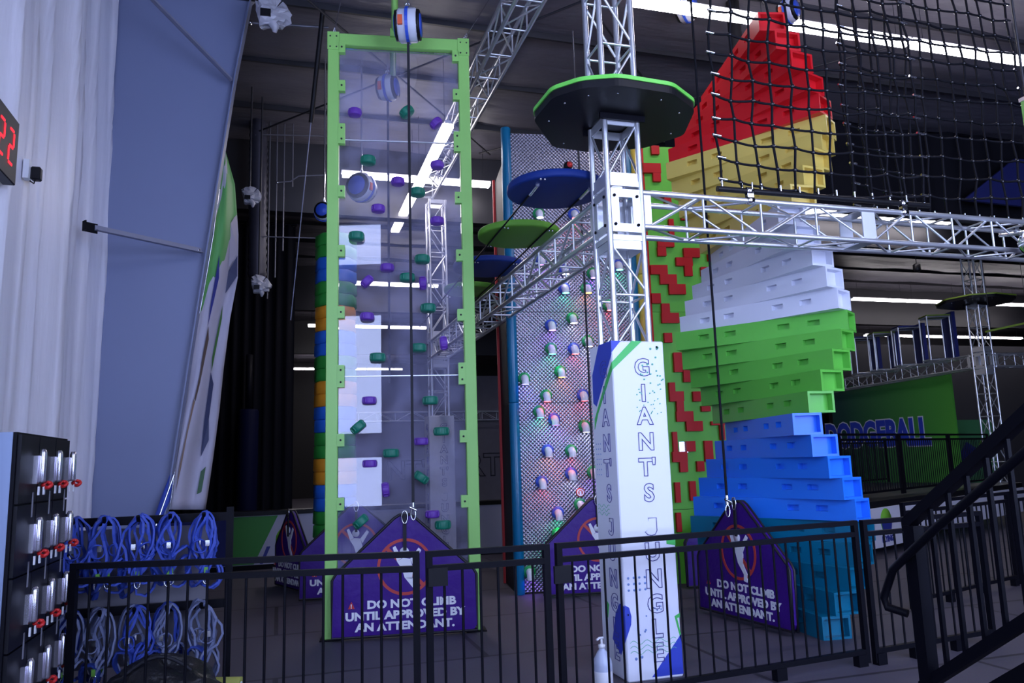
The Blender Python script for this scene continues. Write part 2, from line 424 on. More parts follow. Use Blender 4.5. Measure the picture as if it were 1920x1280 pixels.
# ------------------------------------------------------------------ platforms and discs
def platform(cx, cy, z, poly, lab, edge, ang=0):
    t = thing('platform', (cx, cy, z), lab, 'platform')
    M = frame_z((cx, cy, z), ang)
    def rnded(poly, r=.06):
        out = []; n = len(poly)
        for i in range(n):
            p, a, c = Vector(poly[i]), Vector(poly[i-1]), Vector(poly[(i+1) % n])
            d0 = (a-p).normalized()*min(r, (a-p).length*.4); d1 = (c-p).normalized()*min(r, (c-p).length*.4)
            for k in range(5):
                u = k/4; out.append(tuple(p + d0*(1-u)**2 + d1*u*u))
        return out
    P = rnded(poly)
    MB(M).prism(P, .03, .062, 'xy').build('deck_board', edge, t)
    sh = [(x*.985, y*.985) for x, y in P]
    MB(M).prism(sh, -.03, .03, 'xy').build('padded_underside', M_blackplastic, t)
    bo = MB(M)
    for x, y in poly: bo.lathe([(.008, -.036), (.008, -.029)], 8, (x*.8, y*.8, 0))
    bo.build('bolt_set', M_chrome, t)
    for e in (-.19, .17): MB(M).box(-.2, .2, e, e+.02, -.08, -.03).build('bearer', M_black, t)
    return t
M_limeedge = mat('lime board', (0.17, 0.70, 0.09), 0.4)
poly = [(1.97, 5.72), (1.99, 5.30), (2.16, 5.10), (2.42, 4.99), (2.90, 5.02), (3.22, 5.24), (3.38, 5.72), (3.16, 6.06), (2.72, 6.26), (2.32, 6.22)]
platform(NX, NY, 4.42, [(x-NX, y-NY) for x, y in poly], 'black padded platform with lime edge around the near truss column', M_limeedge)
M_olive = mat('olive board', (0.20, 0.30, 0.03), 0.5)
platform(RX, RY, 4.95, [(x*1.15-.1, y*1.2) for x, y in ((-.7, .1), (-.65, -.4), (-.3, -.65), (.35, -.65), (.7, -.3), (.7, .3), (.35, .6), (-.3, .6))], 'dark platform with olive edge around the distant truss column', M_olive, ra)
M_discb = mat('blue disc paint', (0.008, 0.028, 0.17), 0.55, spec=.2); M_discg = mat('green disc paint', (0.13, 0.34, 0.04), 0.55, spec=.2)
DZ = 4.0
discs = []
for i, ((px, py), m, lab) in enumerate((((1042, 356), M_discb, 'blue disc step hanging nearest the near column'), ((973, 440), M_discg, 'green disc step in front of the patterned metal wall'),
                          ((916, 500), M_discb, 'blue disc step just right of the green frame'), ((882, 543), M_discg, 'green disc step partly behind green frame, lowest'))):
    P = Zp(px, py, DZ); t = thing('disc_step', P, lab, 'disc', 'hanging disc steps'); discs.append(P)
    MB(Matrix.Translation(P)).lathe([(q*(.44 if i < 3 else .37), h) for q, h in ((.93, -.035), (.99, -.03), (1, -.02), (1, .022), (.98, .035))], 56).build('board', m, t)
    bo = MB(Matrix.Translation(P))
    for a in (-.24, .24):
        for c in (-.34, .34):
            for e in (-.018, .018): bo.lathe([(.009, -.05), (.009, -.033)], 8, (a+e, c, 0))
    bo.build('clamp_bolts', M_chrome, t)
d = (discs[-1]-discs[0]).normalized()
for k, (a, w) in enumerate(((-.24, 'left'), (.24, 'right'))):
    p0 = Vector((discs[0].x+a, NY+.42, DZ-.045)); p1 = Vector((discs[-1].x+a, 13.0, DZ-.045))
    t = thing('tension_cable', p0, 'black cable under the %s edges of the hanging discs' % w, 'cable')
    MB().tube([p0, p1], .009, 6).build('wire', M_black, t)
    MB().tube([p0-d*.02, p0+d*.22], .018, 8).tube([p0-d*.10+Vector((0, 0, .1)), p0], .01, 6).build('turnbuckle', M_chrome, t)

# ------------------------------------------------------------------ the printed box round the near column
BX0, BX1, BY0, BY1, BH = 2.44, 2.885, 5.42, 5.86, 2.5
def printed_box(x0, x1, y0, y1, H, lab, full=True):
    t = thing('column_wrap', ((x0+x1)/2, (y0+y1)/2, 0), lab, 'printed box')
    bevel(MB().box(x0, x1, y0, y1, 0.0, H).build('panel', mat('white printed board', (0.78, 0.80, 0.88), 0.45), t), .008)
    w = x1-x0
    F = frame_z((x0, y0-.001, 0), 0)                       # front face, local x 0..w
    Lf = frame_z((x0-.001, y1, 0), -PI/2)                  # left face, local x 0..w (rear to front)
    ov = 0.0015
    def flat(M, poly, d=ov): return MB(M).prism(poly, -d, 0, 'xz')
    sc = H/2.5
    rows = ['G', 'I', 'A', 'N', "T'", 'S', '', 'J', 'U', 'N', 'G', 'L', 'E']
    zz = [Yp(1215, q, 5.42).z for q in (690, 738, 781, 829, 877, 925, 950, 987, 1036, 1087, 1134, 1181, 1226)]
    for M, cx, nm in ((F, .25, 'front'), (Lf, .27, 'side')):
        l = MB()
        for ch, z in zip(rows, zz):
            if ch == 'J':
                l.M = M; l.tube([(cx+1.05*a, -.002, z*sc+1.05*c_) for a, c_ in [(-.02,.06),(.045,.06),(.045,-.03),(.03,-.055),(0,-.062),(-.03,-.055),(-.048,-.036),(-.03,-.022),(-.01,-.036),(.005,-.036),(.015,-.02),(.015,.035),(-.02,.035)]], .0028, 4, True)
            elif ch: l.M = lay(M, cx, z*sc, .002); l.mesh(text_mesh(ch, .178, .006, .0030, 1.0))
        l.build('lettering', M_ink, t)
    if full:
        def fq(px, py): v = Yp(px, py, BY0); return (v.x-BX0, v.z)
        def lq(px, py): v = Xp(px, py, BX0); return (min(.44, max(0, BY1-v.y)), min(H, v.z))
        st = MB()
        st.M = Lf; st.prism([(.20, H), (.44, H), (.44, lq(1151, 662)[1]), lq(1119, 762), lq(1113, 756), lq(1111, 704)], -ov, 0, 'xz')
        st.M = F; st.prism([(0, H), (.08, H), (0, H-.09)], -ov, 0, 'xz'); st.prism([(.19, 0.02), (w, 0.02), (w, .30)], -ov, 0, 'xz')
        st.M = Lf; st.prism([(.20, .26), (.28, .46), (.36, .54), (.44, .53), (.44, .30), (.34, .17)], -ov, 0, 'xz')
        st.M = F; st.prism([(0, .54), (.035, .52), (.05, .46), (.045, .40), (0, .30)], -ov, 0, 'xz')
        st.build('blue_print', M_blueprint, t)
        g = MB(Lf); g.prism([(.44, lq(1151, 677)[1]), (.44, lq(1151, 692)[1]), lq(1122, 775), lq(1116, 805), lq(1116, 785), lq(1136, 715)], -ov*2, 0, 'xz')
        g.M = F; g.prism([(0, lq(1151, 677)[1]), (.17, H), (.26, H), (0, lq(1151, 692)[1])], -ov*2, 0, 'xz'); g.prism([(.40, .43), (.444, .45), (.444, .42), (.42, .415), (.444, .30), (.444, .24)], -ov, 0, 'xz')
        g.prism([(.37, fq(1265, 1006)[1]), (.444, fq(1265, 1006)[1]), (.444, fq(1265, 1022)[1]), (.37, fq(1265, 1018)[1])], -ov, 0, 'xz')
        g.M = Lf; g.prism([(.10, .42), (.13, .52), (.16, .50), (.13, .40)], -ov, 0, 'xz')
        g.build('green_print', M_greenprint, t)
        dt = MB(F); dg_ = MB(F)
        for i in range(4):
            for j in range(3): dt.lathe([(.009, -ov), (.009, 0)], 12, (.03+.045*i+.01, 0, fq(1200, 1082+11.5*j)[1]), 'y')
        r2 = random.Random(3)
        for i in range(26):
            x, z = r2.uniform(.02, .40), r2.uniform(.05, .55)
            if z > .05+ (x-.1)*1.5+.06: dt.lathe([(.004+.009*(1-z/.6), -ov), (.004+.009*(1-z/.6), 0)], 10, (x, 0, z), 'y')
        for i in range(60):
            x, z = r2.uniform(.12, .43), r2.uniform(1.92, 2.46)
            if x > .16+(z-2.0)*.30: dg_.lathe([(.009*(z-1.5), -ov*3), (.009*(z-1.5), 0)], 10, (x, 0, z), 'y')
        for i in range(3):
            for j in range(7):
                dt.M = Lf; dt.lathe([(.006, -ov), (.006, 0)], 8, (.06+.04*i, 0, 1.72-.04*j), 'y')
        dt.build('blue_dot_pattern', M_dot, t); dg_.build('green_dot_pattern', M_dotg, t)
        wv = MB(F)
        for k in range(3):
            wv.tube([(.03+.37*i/24, -.001, .20+.035*k+.014*math.sin(i*.9)) for i in range(25)], .002, 4)
        wv.M = Lf
        for k in range(3): wv.tube([(.04+.22*i/16, -.001, 1.18+.03*k+.012*math.sin(i*.95)) for i in range(17)], .0022, 4)
        wv.build('wave_pattern', M_dotg, t)
    return t
printed_box(BX0, BX1, BY0, BY1, BH, 'tall white printed box around the near column reading downwards')
printed_box(FX-.22, FX+.22, FY-.22, FY+.22, 2.42, 'distant white printed box seen through the clear panel', full=False)

# ------------------------------------------------------------------ wall-climb frame of green tube with clear panels
FA = Vector((0.43, 7.77, 0)); FANG = math.radians(-8)
FM = frame_z(FA, FANG)
FN = FM.to_3x3() @ Vector((0, -1, 0))
def fl(px, py, off=0.0):      # pixel -> local (x, z) on the frame's plane, moved OFF metres toward the viewer
    q = FM.inverted() @ Pp(px, py, FA+FN*off, FN); return q.x, q.z
fw = 1.49; HT = 6.14; pw = .115
fr = thing('climbing_rig', FA, 'tall lime green frame holding clear panels with round coloured holds', 'climbing wall')
def post(x0, x1, nm): return bevel(MB(FM).box(x0, x1, 0, .12, .012, HT).build(nm, M_lime, fr), .006)
post(0, pw, 'post'); post(fw-pw, fw, 'post')
bevel(MB(FM).box(pw, fw-pw, 0, .12, HT-.13, HT).build('top_beam', M_lime, fr), .006)
bevel(MB(FM).box(pw, fw-pw, .02, .10, .30, .40).build('bottom_beam', M_lime, fr), .004)
for x in (0, fw-pw):
    MB(FM).box(x-.04, x+pw+.04, -.03, .17, 0, .012).build('foot_plate', M_black, fr)
    c = MB(FM).box(x-.004, x+pw+.004, -.006, 0, HT-.19, HT+.01)
    c.build('corner_plate', M_lime, fr)
    q = MB(FM)
    for u in (.025, .09):
        for v in (.02, .14): q.lathe([(.008, -.012), (.008, -.005)], 8, (x+u, 0, HT-v-.02), 'y')
    q.build('bolt_set', M_darksteel, fr)
def plexi():
    m = bpy.data.materials.new('scuffed clear acrylic'); m.use_nodes = True; nt = m.node_tree; nt.nodes.remove(nt.nodes['Principled BSDF'])
    tr = nt.nodes.new('ShaderNodeBsdfTransparent'); tr.inputs[0].default_value = (0.95, 0.95, 0.98, 1)
    gl = nt.nodes.new('ShaderNodeBsdfGlossy'); gl.inputs[0].default_value = (1, 1, 1, 1); gl.inputs['Roughness'].default_value = 0.012
    df = nt.nodes.new('ShaderNodeBsdfDiffuse'); df.inputs[0].default_value = (0.62, 0.62, 0.92, 1)
    fn = nt.nodes.new('ShaderNodeFresnel'); fn.inputs[0].default_value = 1.5
    m1 = nt.nodes.new('ShaderNodeMixShader'); m2 = nt.nodes.new('ShaderNodeMixShader')
    t = nt.nodes.new('ShaderNodeTexCoord'); n = nt.nodes.new('ShaderNodeTexNoise'); n.inputs['Scale'].default_value = 1.6; n.inputs['Detail'].default_value = 8; n.inputs['Roughness'].default_value = .65
    rp = nt.nodes.new('ShaderNodeMapRange'); rp.inputs[1].default_value = .38; rp.inputs[2].default_value = .68; rp.inputs[3].default_value = .03; rp.inputs[4].default_value = .20
    nt.links.new(t.outputs['Object'], n.inputs['Vector']); nt.links.new(n.outputs['Fac'], rp.inputs[0])
    nt.links.new(rp.outputs[0], m1.inputs[0]); nt.links.new(tr.outputs[0], m1.inputs[1]); nt.links.new(df.outputs[0], m1.inputs[2])
    nt.links.new(fn.outputs[0], m2.inputs[0]); nt.links.new(m1.outputs[0], m2.inputs[1]); nt.links.new(gl.outputs[0], m2.inputs[2])
    nt.links.new(m2.outputs[0], nt.nodes['Material Output'].inputs[0]); return m
M_plexi = plexi()
seams = [.42, 2.49, 4.97, HT-.14]
for i in range(3): MB(FM).box(pw+.005, fw-pw-.005, .05, .062, seams[i]+.004, seams[i+1]-.004).build('clear_panel', M_plexi, fr)
q = MB(FM)
for z in seams[1:3]: q.box(pw, fw-pw, .045, .067, z-.004, z+.004)
q.build('seam_strip', M_aluflat, fr)
def bracket(xc, z, tall):
    h = .11 if tall else .06
    o = MB(FM).box(xc-.035, xc+.035, -.006, .05, z-h, z+h).build('bracket', M_lime, fr)
    q = MB(FM)
    for v in ((-.06, .06) if tall else (0,)): q.lathe([(.010, -.014), (.010, -.005)], 8, (xc, 0, z+v), 'y')
    q.build('bolt', M_darksteel, o)
for py in (88, 160, 250, 358, 470, 585, 705, 825, 945): bracket(pw+.03, fl(636, py)[1], py in (250, 705))
for py in (105, 177, 265, 370, 478, 590, 700, 818, 940): bracket(fw-pw-.03, fl(855, py)[1], py in (265, 700))
M_hp = mat('purple rubber hold', (0.125, 0.030, 0.36), 0.45); M_hg = mat('green rubber hold', (0.0, 0.17, 0.10), 0.45)
def hold(px, py, m, tilt=0.0, s=1.0):
    x, z = fl(px, py, .04)
    M = FM @ Matrix.Translation((x, -.0, z)) @ Matrix.Rotation(math.radians(-tilt), 4, 'Y')
    b = MB(M); n = 28; r, h = .068*s, .036*s
    b.lathe([(r*.86, -h), (r*.97, -h*.86), (r, -h*.6), (r, h*.6), (r*.97, h*.86), (r*.86, h)], n)
    o = b.build('hold', m, fr)
    k = MB(M)
    for i in range(0, 24, 2):
        a = 2*PI*i/24; c, s_ = math.cos(a), math.sin(a); k.box(c*r*1.0-.004, c*r*1.0+.004, s_*r-.004, s_*r+.004, -h*.5, h*.5)
    k.build('grip_pattern', m, o)
for px, py, tl in ((665,208,0),(818,228,-40),(746,338,0),(820,307,0),(709,389,0),(820,412,0),(726,500,0),(688,526,-45),(793,529,90),(688,592,0),(832,642,85),(692,750,0),(790,827,0),(693,869,0),(723,918,85),(811,964,0)):
    hold(px, py, M_hp, -tl if tl < 0 else -tl, 1.0)
for px, py, tl in ((763,207,35),(690,298,0),(783,358,0),(668,441,0),(792,484,0),(764,519,0),(803,576,0),(785,651,0),(708,669,0),(807,750,0),(828,808,0),(671,800,40),(733,849,0),(790,895,-35),(676,978,40),(831,984,0)):
    hold(px, py, M_hg, tl, 1.12)
for px, q in ((625, (642, -12)), (868, (922, -8))):
    x, z = fl(px, 48 if px < 700 else 72)
    p0 = FM @ Vector((x, .06, HT+.01)); p1 = Yp(q[0], q[1], 7.9)
    p1 = p0 + (p1-p0)*1.25
    c = MB().tube([p0, p0+(p1-p0)*.93], .006, 6)
    for k in range(4):
        a = p0+(p1-p0)*(.01+.03*k); c.tube([a+Vector((.012*math.cos(i*PI/4), 0, .02*math.sin(i*PI/4))) for i in range(8)], .004, 5, True)
    c.build('hanger_cable', M_chrome, fr)
bx = .70
bm = MB(FM).tube([(bx, -.30, HT+.28), (bx, .06, HT-.02)], .035, 4).tube([(bx, -.30, HT+.28), (bx, -.42, HT+.36)], .03, 4)
bm.tube([(bx-.02, .12, HT-.1), (bx-.02, 1.0, HT+.05)], .035, 4)
bm.build('boom', M_lime, fr)
MB(FM).box(bx-.05, bx+.05, -.03, 0, HT-.02, HT+.07).build('boom_clamp', M_lime, fr)

# ------------------------------------------------------------------ auto belay drums
M_belay = mat('pale grey belay shell', (0.62, 0.64, 0.72), 0.35); M_belayblue = mat('blue belay trim', (0.03, 0.09, 0.55), 0.4)
M_orange = mat('orange sticker', (0.75, 0.12, 0.04), 0.5); M_web = mat('black webbing', (0.008, 0.008, 0.014), 0.7)
def belay(P, ang, lab, drop=None, r=.18, w=.2, top=.35, tip=True):
    P = Vector(P); t = thing('auto_belay', P, lab, 'belay device', 'auto belay drums')
    M = frame_z(P, ang)
    MB(M).lathe([(r*.9, -w/2), (r, -w/2+.02), (r, w/2-.02), (r*.9, w/2)], 12, (0, 0, 0), 'x').build('drum', M_belay, t)
    for s in (-1, 1):
        MB(M).lathe([(r*.92, s*w/2-.004), (r*.88, s*(w/2+.025))] if s > 0 else [(r*.88, s*(w/2+.025)), (r*.92, s*w/2+.004)], 20, (0, 0, 0), 'x').build('end_ring', M_blackplastic, t)
        MB(M).lathe([(r*.7, s*(w/2+.02)), (r*.66, s*(w/2+.035))] if s > 0 else [(r*.66, s*(w/2+.035)), (r*.7, s*(w/2+.02))], 20, (0, 0, 0), 'x').build('end_cap', M_belayblue, t)
    MB(M).ribbon([(0, (r+.008)*math.sin(a), (r+.008)*math.cos(a)) for a in [2*PI*i/24 for i in range(24)]], .03, .01, (1, 0, 0), True).build('strap', M_belayblue, t)
    MB(M).box(-w*.42, -w*.18, -r-.004, -r+.02, -.08, .02).build('sticker', M_orange, t)
    MB(M).tube([(0, 0, r), (0, 0, r+top)], .012, 6).tube([(.03*math.sin(a), 0, r+.04+.04*math.cos(a)) for a in [2*PI*i/12 for i in range(12)]], .008, 6, True).build('hanger', M_chrome, t)
    if drop is not None:
        z1 = drop; L = P.z-z1
        wb = MB(M).box(-.013, .013, -.003, .003, -L+.12, -r+.02); wb.build('webbing', M_web, t)
        if tip:
            c = MB(M).tube([(0, 0, -L+.14), (0, 0, -L+.08)], .014, 8).tube([(-.03, -.02, -L+.10), (.035, -.02, -L+.07)], .012, 8)
            c.tube([(.022*math.sin(a), 0, -L+.03+.05*math.cos(a)) for a in [2*PI*i/14 for i in range(14)]], .007, 6, True)
            c.build('carabiner', M_chrome, t)
    return t
def PF(px, py, off): return Pp(px, py, FA+FN*off, FN)
belay(PF(765, 48, .42), FANG-.15, 'grey and blue belay drum hanging above the green frame top', drop=1.12, r=.17)
belay(PF(727, 165, -1.0), FANG-.35, 'grey belay drum behind the clear panel near its top', drop=2.4, tip=False, r=.15, w=.17)
belay(Yp(678, 352, 10.0), .9, 'belay drum with orange sticker seen through upper clear panel', r=.19, top=CEIL-Yp(678, 352, 10.0).z-.19)
belay(Yp(608, 397, 10.6), 1.2, 'dark blue belay drum just left of the green frame', r=.13, w=.15, top=CEIL-Yp(608, 397, 10.6).z-.13)

# ------------------------------------------------------------------ purple gate mats
def gate_mat(P, ang, lab, lean=0.0, w=1.36, H=1.1, sh=.55, front_text=True, sx=1.0):
    P = Vector(P); t = thing('gate_mat', P, lab, 'safety mat', 'purple safety mats with warning')
    M = frame_z(P, ang) @ Matrix.Rotation(lean, 4, 'X'); th = .055
    base = [(-w/2, 0), (w/2, 0), (w/2, sh-.03), (w/2-.03, sh+.02), (.10, H-.03), (.05, H), (-.05, H), (-.10, H-.03), (-w/2+.03, sh+.02), (-w/2, sh-.03)]
    # puffed vinyl body: front skin subdivided by a polar grid
    n = 72
    def edge(k):
        u = k/n*len(base); i = int(u) % len(base); f = u-int(u); a, c = base[i], base[(i+1) % len(base)]
        return (a[0]+(c[0]-a[0])*f, a[1]+(c[1]-a[1])*f)
    cen = (0, .48); vs = []; fs = []; R = [0.0, .3, .6, .85, .96, 1.0]
    r2 = random.Random(len(lab))
    for rr in R:
        for k in range(n):
            e = edge(k); x, z = cen[0]+(e[0]-cen[0])*rr, cen[1]+(e[1]-cen[1])*rr
            y = -th-.012*(1-rr**4) + .003*math.sin(x*23+z*9)*(1-rr)
            vs.append((x, y, z))
    for j in range(len(R)-1):
        for k in range(n): fs.append((j*n+k, j*n+(k+1) % n, (j+1)*n+(k+1) % n, (j+1)*n+k))
    b = MB(M); b.add(vs, fs, True)
    k0 = len(R)-1
    b.add([vs[k0*n+k] for k in range(n)]+[(edge(k)[0], 0, edge(k)[1]) for k in range(n)], [(k, (k+1) % n, n+(k+1) % n, n+k) for k in range(n)]+[tuple(range(2*n-1, n-1, -1))])
    b.build('cover', M_purple, t)
    p = MB(M)
    p.tube([(x, -th, z) for x, z in base], .013, 6, True); p.tube([(x, -.004, z) for x, z in base], .013, 6, True); p.build('piping', M_purpleedge, t)
    ov = th+.016
    MB(M).ring(.235, .262, -ov-.002, -ov+.004, 48, (0, .62)).prism([(-.19, .79), (-.165, .815), (.19, .45), (.165, .425)], -ov-.001, -ov+.003, 'xz').build('prohibition_ring', mat('red vinyl print', (0.50, 0.05, 0.04), 0.5), t)
    g = MB(M); d0, d1 = -ov-.004, -ov+.004
    g.lathe([(.045, d0), (.045, d1)], 20, (-.005, 0, .755), 'y')
    g.prism([(-.075, .67), (-.02, .70), (.05, .69), (.075, .60), (.065, .50), (-.005, .52), (-.03, .60)], d0, d1, 'xz')
    g.prism([(-.075, .67), (-.115, .80), (-.09, .815), (-.03, .70)], d0, d1, 'xz'); g.prism([(.05, .69), (.13, .79), (.155, .765), (.075, .63)], d0, d1, 'xz')
    g.prism([(-.005, .52), (.065, .52), (.125, .42), (.115, .35), (.07, .36), (.075, .42)], d0, d1, 'xz')
    g.build('climber_pictogram', M_white, t)
    l = MB()
    for txt, z, x in (('DO NOT CLIMB', .285, .06), ('UNTIL APPROVED BY', .185, 0), ('AN ATTENDANT.', .085, 0.0)):
        me = text_mesh(txt, .099, .0045, 0, 1.18); l.M = lay(M, x, z, th+.0155); l.mesh(me)
    l.build('warning_lettering', M_white, t)
    _wt = MB(M).prism([(-.53, .26), (-.47, .26), (-.50, .325)], -th-.017, -th-.008, 'xz').build('warning_triangle', M_red, t)
    l = MB(lay(M, -.50, .283, th+.019)); l.mesh(text_mesh('!', .05, .002)); l.build('exclamation_mark', M_white, _wt)
    _sl = MB(M).box(-.016, .016, -th-.035, -th-.02, H-.33, H+.0).box(-.016, .016, -th-.02, .02, H-.012, H+.012).build('sling', M_web, t)
    MB(M).tube([(.028*math.sin(a), -th-.03, H-.02+.06*math.cos(a)) for a in [2*PI*i/16 for i in range(16)]], .007, 6, True).build('carabiner', M_chrome, _sl)
    return t
a0 = Pp(757, 1100, FA+FN*.05, FN)
c1 = FM @ Vector((.755, -.02, .03)); gate_mat(c1, FANG, 'large purple mat at the foot of the green frame, fully visible')
WA = Vector((2.84, 9.37, 0)); WANG = math.radians(-8); WM = frame_z(WA, WANG); WN = WM.to_3x3() @ Vector((0, -1, 0))
gate_mat(WM @ Vector((.92, -.30, .03)), WANG, 'purple mat against the patterned metal wall, half behind white box')
gate_mat(WM @ Vector((2.72, -.25, .03)), WANG, 'purple mat against the red and green wall, mostly hidden')
gate_mat((4.33, 6.78, .05), -PI/2+.10, 'purple mat leaning on the foot of the twisted tower', lean=-.02)
gate_mat(Zp(668, 1116, .03), -.10, 'purple mat at the foot of the stacked column, behind clear panel')
_q = Zp(630, 1112, 0)+Vector((-.52, .60, .03)); gate_mat(_q, -1.2, 'purple mat standing farthest left, beside the stacked column', w=1.0, H=1.0)

# ------------------------------------------------------------------ patterned metal wall with elbow-pipe holds
def plate_mat():
    m = mat('diamond plate', (0.33, 0.32, 0.39), 0.33, 0.95, vary=.3, vscale=1.3); nt = m.node_tree; b = nt.nodes['Principled BSDF']
    t = nt.nodes.new('ShaderNodeTexCoord'); mp = nt.nodes.new('ShaderNodeMapping'); mp.inputs['Rotation'].default_value = (0, PI/4, 0)
    nt.links.new(t.outputs['Object'], mp.inputs[0])
    ws = []
    for dr in ('X', 'Z'):
        w = nt.nodes.new('ShaderNodeTexWave'); w.bands_direction = dr; w.inputs['Scale'].default_value = 9; w.inputs['Distortion'].default_value = 0
        nt.links.new(mp.outputs[0], w.inputs['Vector']); ws.append(w)
    mm = nt.nodes.new('ShaderNodeMath'); mm.operation = 'MULTIPLY'; nt.links.new(ws[0].outputs['Fac'], mm.inputs[0]); nt.links.new(ws[1].outputs['Fac'], mm.inputs[1])
    bp = nt.nodes.new('ShaderNodeBump'); bp.inputs['Strength'].default_value = 0.75; bp.inputs['Distance'].default_value = 0.016
    nt.links.new(mm.outputs[0], bp.inputs['Height']); nt.links.new(bp.outputs[0], b.inputs['Normal']); return m
M_plate = plate_mat()
def wl(px, py, off=0.0):
    q = WM.inverted() @ Pp(px, py, WA+WN*off, WN); return q.x, q.z
pwall = thing('climbing_wall', WA, 'silver patterned metal climbing wall between two blue tubes with glowing pipe holds', 'climbing wall')
ww = 1.62; wh = 5.95
zs = [0.02, 2.02, 3.30, 4.62, wh]
zs = [0.02, wl(1000, 755)[1], wl(1050, 584)[1], 4.6, wh]
for i in range(4): MB(WM).box(.06, ww, .0, .03, zs[i], zs[i+1]-.006).build('metal_panel', M_plate, pwall)
for x in (0, ww+.03):
    for z0, z1 in ((0, zs[1]), (zs[1]+.005, zs[2]+1.0), (zs[2]+1.005, wh+.06)):
        MB(WM).lathe([(.062, z0), (.066, z0+.01), (.066, z1-.01), (.062, z1)], 20, (x, -.0, 0)).build('edge_tube', M_teal, pwall)
MB(WM).box(-.03, .0, .05, 1.0, 0, wh-.35).build('side_board', M_black, pwall)
MB(WM).box(-.06, -.03, .96, 1.02, 0, wh-.3).build('red_edge', M_red, pwall)
M_pipe = mat('white pipe', (0.75, 0.74, 0.80), 0.35); M_fb = mat('blue flange', (0.05, 0.10, 0.55), 0.4); M_fg = mat('green flange', (0.02, 0.33, 0.10), 0.4)
LED = {'p': (0.35, 0.10, 1.0), 'r': (1.0, 0.06, 0.06), 'o': (1.0, 0.28, 0.03), 'w': (0.85, 0.85, 1.0), 'g': (0.05, 1.0, 0.45), 'b': (0.2, 0.15, 1.0)}
def elbow(px, py, fm, led):
    x, z = wl(px-2, py-3, .02); M = WM @ Matrix.Translation((x, 0, z))
    r = .046; pts = [(0, 0, 0), (0, -.04, 0)]+[(0, -.04-.06*math.sin(a), -.06+.06*math.cos(a)) for a in [i*PI/14 for i in range(1, 8)]]+[(0, -.10, -.085)]
    o = MB(M).tube(pts, r, 16, cap=False).build('pipe_hold', M_pipe, pwall)
    MB(M).lathe([(.075, -.03), (.078, -.01), (.078, .0)], 20, (0, 0, 0), 'y').build('flange', fm, o)
    e = MB(M).lathe([(r*.95, -.080), (r*.95, -.076)], 16, (0, -.10, 0)).build('glow_ring', emit('pipe glow '+led, LED[led], 18), o)
    return o
G_, B_ = M_fg, M_fb
for px, py, f_, l in ((1012,403,G_,'w'),(1078,404,B_,'r'),(1060,508,B_,'w'),(1113,515,G_,'p'),(1060,543,B_,'g'),(1102,543,G_,'o'),(1035,612,B_,'p'),(1075,599,G_,'w'),(1104,642,G_,'w'),(1035,656,G_,'g'),(1078,656,B_,'r'),(1053,699,G_,'o'),(985,712,G_,'b'),(1026,744,G_,'r'),(1095,743,B_,'r'),(1013,774,G_,'g'),(1041,788,B_,'p'),(1098,801,G_,'w'),(1029,847,B_,'o'),(1073,847,G_,'r'),(1073,890,B_,'w'),(1114,887,G_,'p'),(1018,906,B_,'r'),(1090,948,G_,'w'),(1048,964,B_,'g'),(1048,1004,G_,'g'),(995,1075,G_,'p'),(1143,575,G_,'r'),(1016,490,B_,'p'),(1160,500,B_,'g')):
    elbow(px, py, f_, l)
x, z = wl(1088, 923, .0)
o = MB(WM).lathe([(.055, -.012), (.055, .0)], 24, (x, 0, z), 'y').build('round_badge', M_red, pwall)
MB(WM).ring(.03, .045, -.016, -.010, 24, (x, z)).box(x-.012, x+.012, -.016, -.01, z-.03, z+.02).build('badge_mark', M_white, o)
P1 = Pp(1101, 945, WA+WN*.32, WN); P = Pp(1093, 470, WA+WN*.32, WN)
belay(Vector((P.x, P.y, 6.1)), WANG, 'belay drum and black webbing hanging before the patterned metal wall', drop=P1.z-.1, top=1.0)
P = Pp(1065, 311, WA+WN*.2, WN); t = thing('end_buoy', P, 'small red and black ball above the nearest blue disc', 'ball')
MB(Matrix.Translation(P)).lathe([(.06*math.sin(a), -.06*math.cos(a)) for a in [PI*i/10+.02 for i in range(11)]], 16).build('ball', M_blackplastic, t)
MB(Matrix.Translation(P)).lathe([(.04, -.066), (.03, -.05)], 14, (0, 0, -.005), 'y').build('red_patch', M_red, t)

# ------------------------------------------------------------------ red and green block wall
twall = thing('climbing_wall', WM @ Vector((1.95, 0, 0)), 'bright green climbing wall with red stepped blocks beside twisted tower', 'climbing wall')
M_gw = mat('green wall board', (0.12, 0.48, 0.04), 0.42, spec=.3); M_rb = mat('red block paint', (0.46, 0.006, 0.008), 0.45, spec=.2); M_rub = mat('dark shadow gap rubber', (0.02, 0.008, 0.01), 0.7)
TX0 = wl(1206, 300)[0]; th_ = wl(1215, 274)[1]
tz = [0.02, wl(1260, 955)[1], wl(1260, 584)[1], 4.7, th_]
for i in range(4): MB(WM).box(TX0, TX0+1.75, 0, .03, tz[i], tz[i+1]-.005).build('board', M_gw, twall)
MB(WM).box(TX0-.03, TX0, -.01, .3, 0, th_).build('red_edge', M_rb, twall)
for z0, z1 in ((0, 2.0), (2.005, 4.0), (4.005, th_-.02)):
    MB(WM).lathe([(.07, z0), (.074, z0+.01), (.074, z1-.01), (.07, z1)], 20, (TX0-.12, -.02, 0)).build('edge_tube', M_yel, twall)
A = lambda *r: [(1160+a/2.667, 200+b_/2.667, 1160+c/2.667, 200+d_/2.667) for a, b_, c, d_ in r]
Bq = lambda *r: [(1200+a/2.667, 560+b_/2.667, 1200+c/2.667, 560+d_/2.667) for a, b_, c, d_ in r]
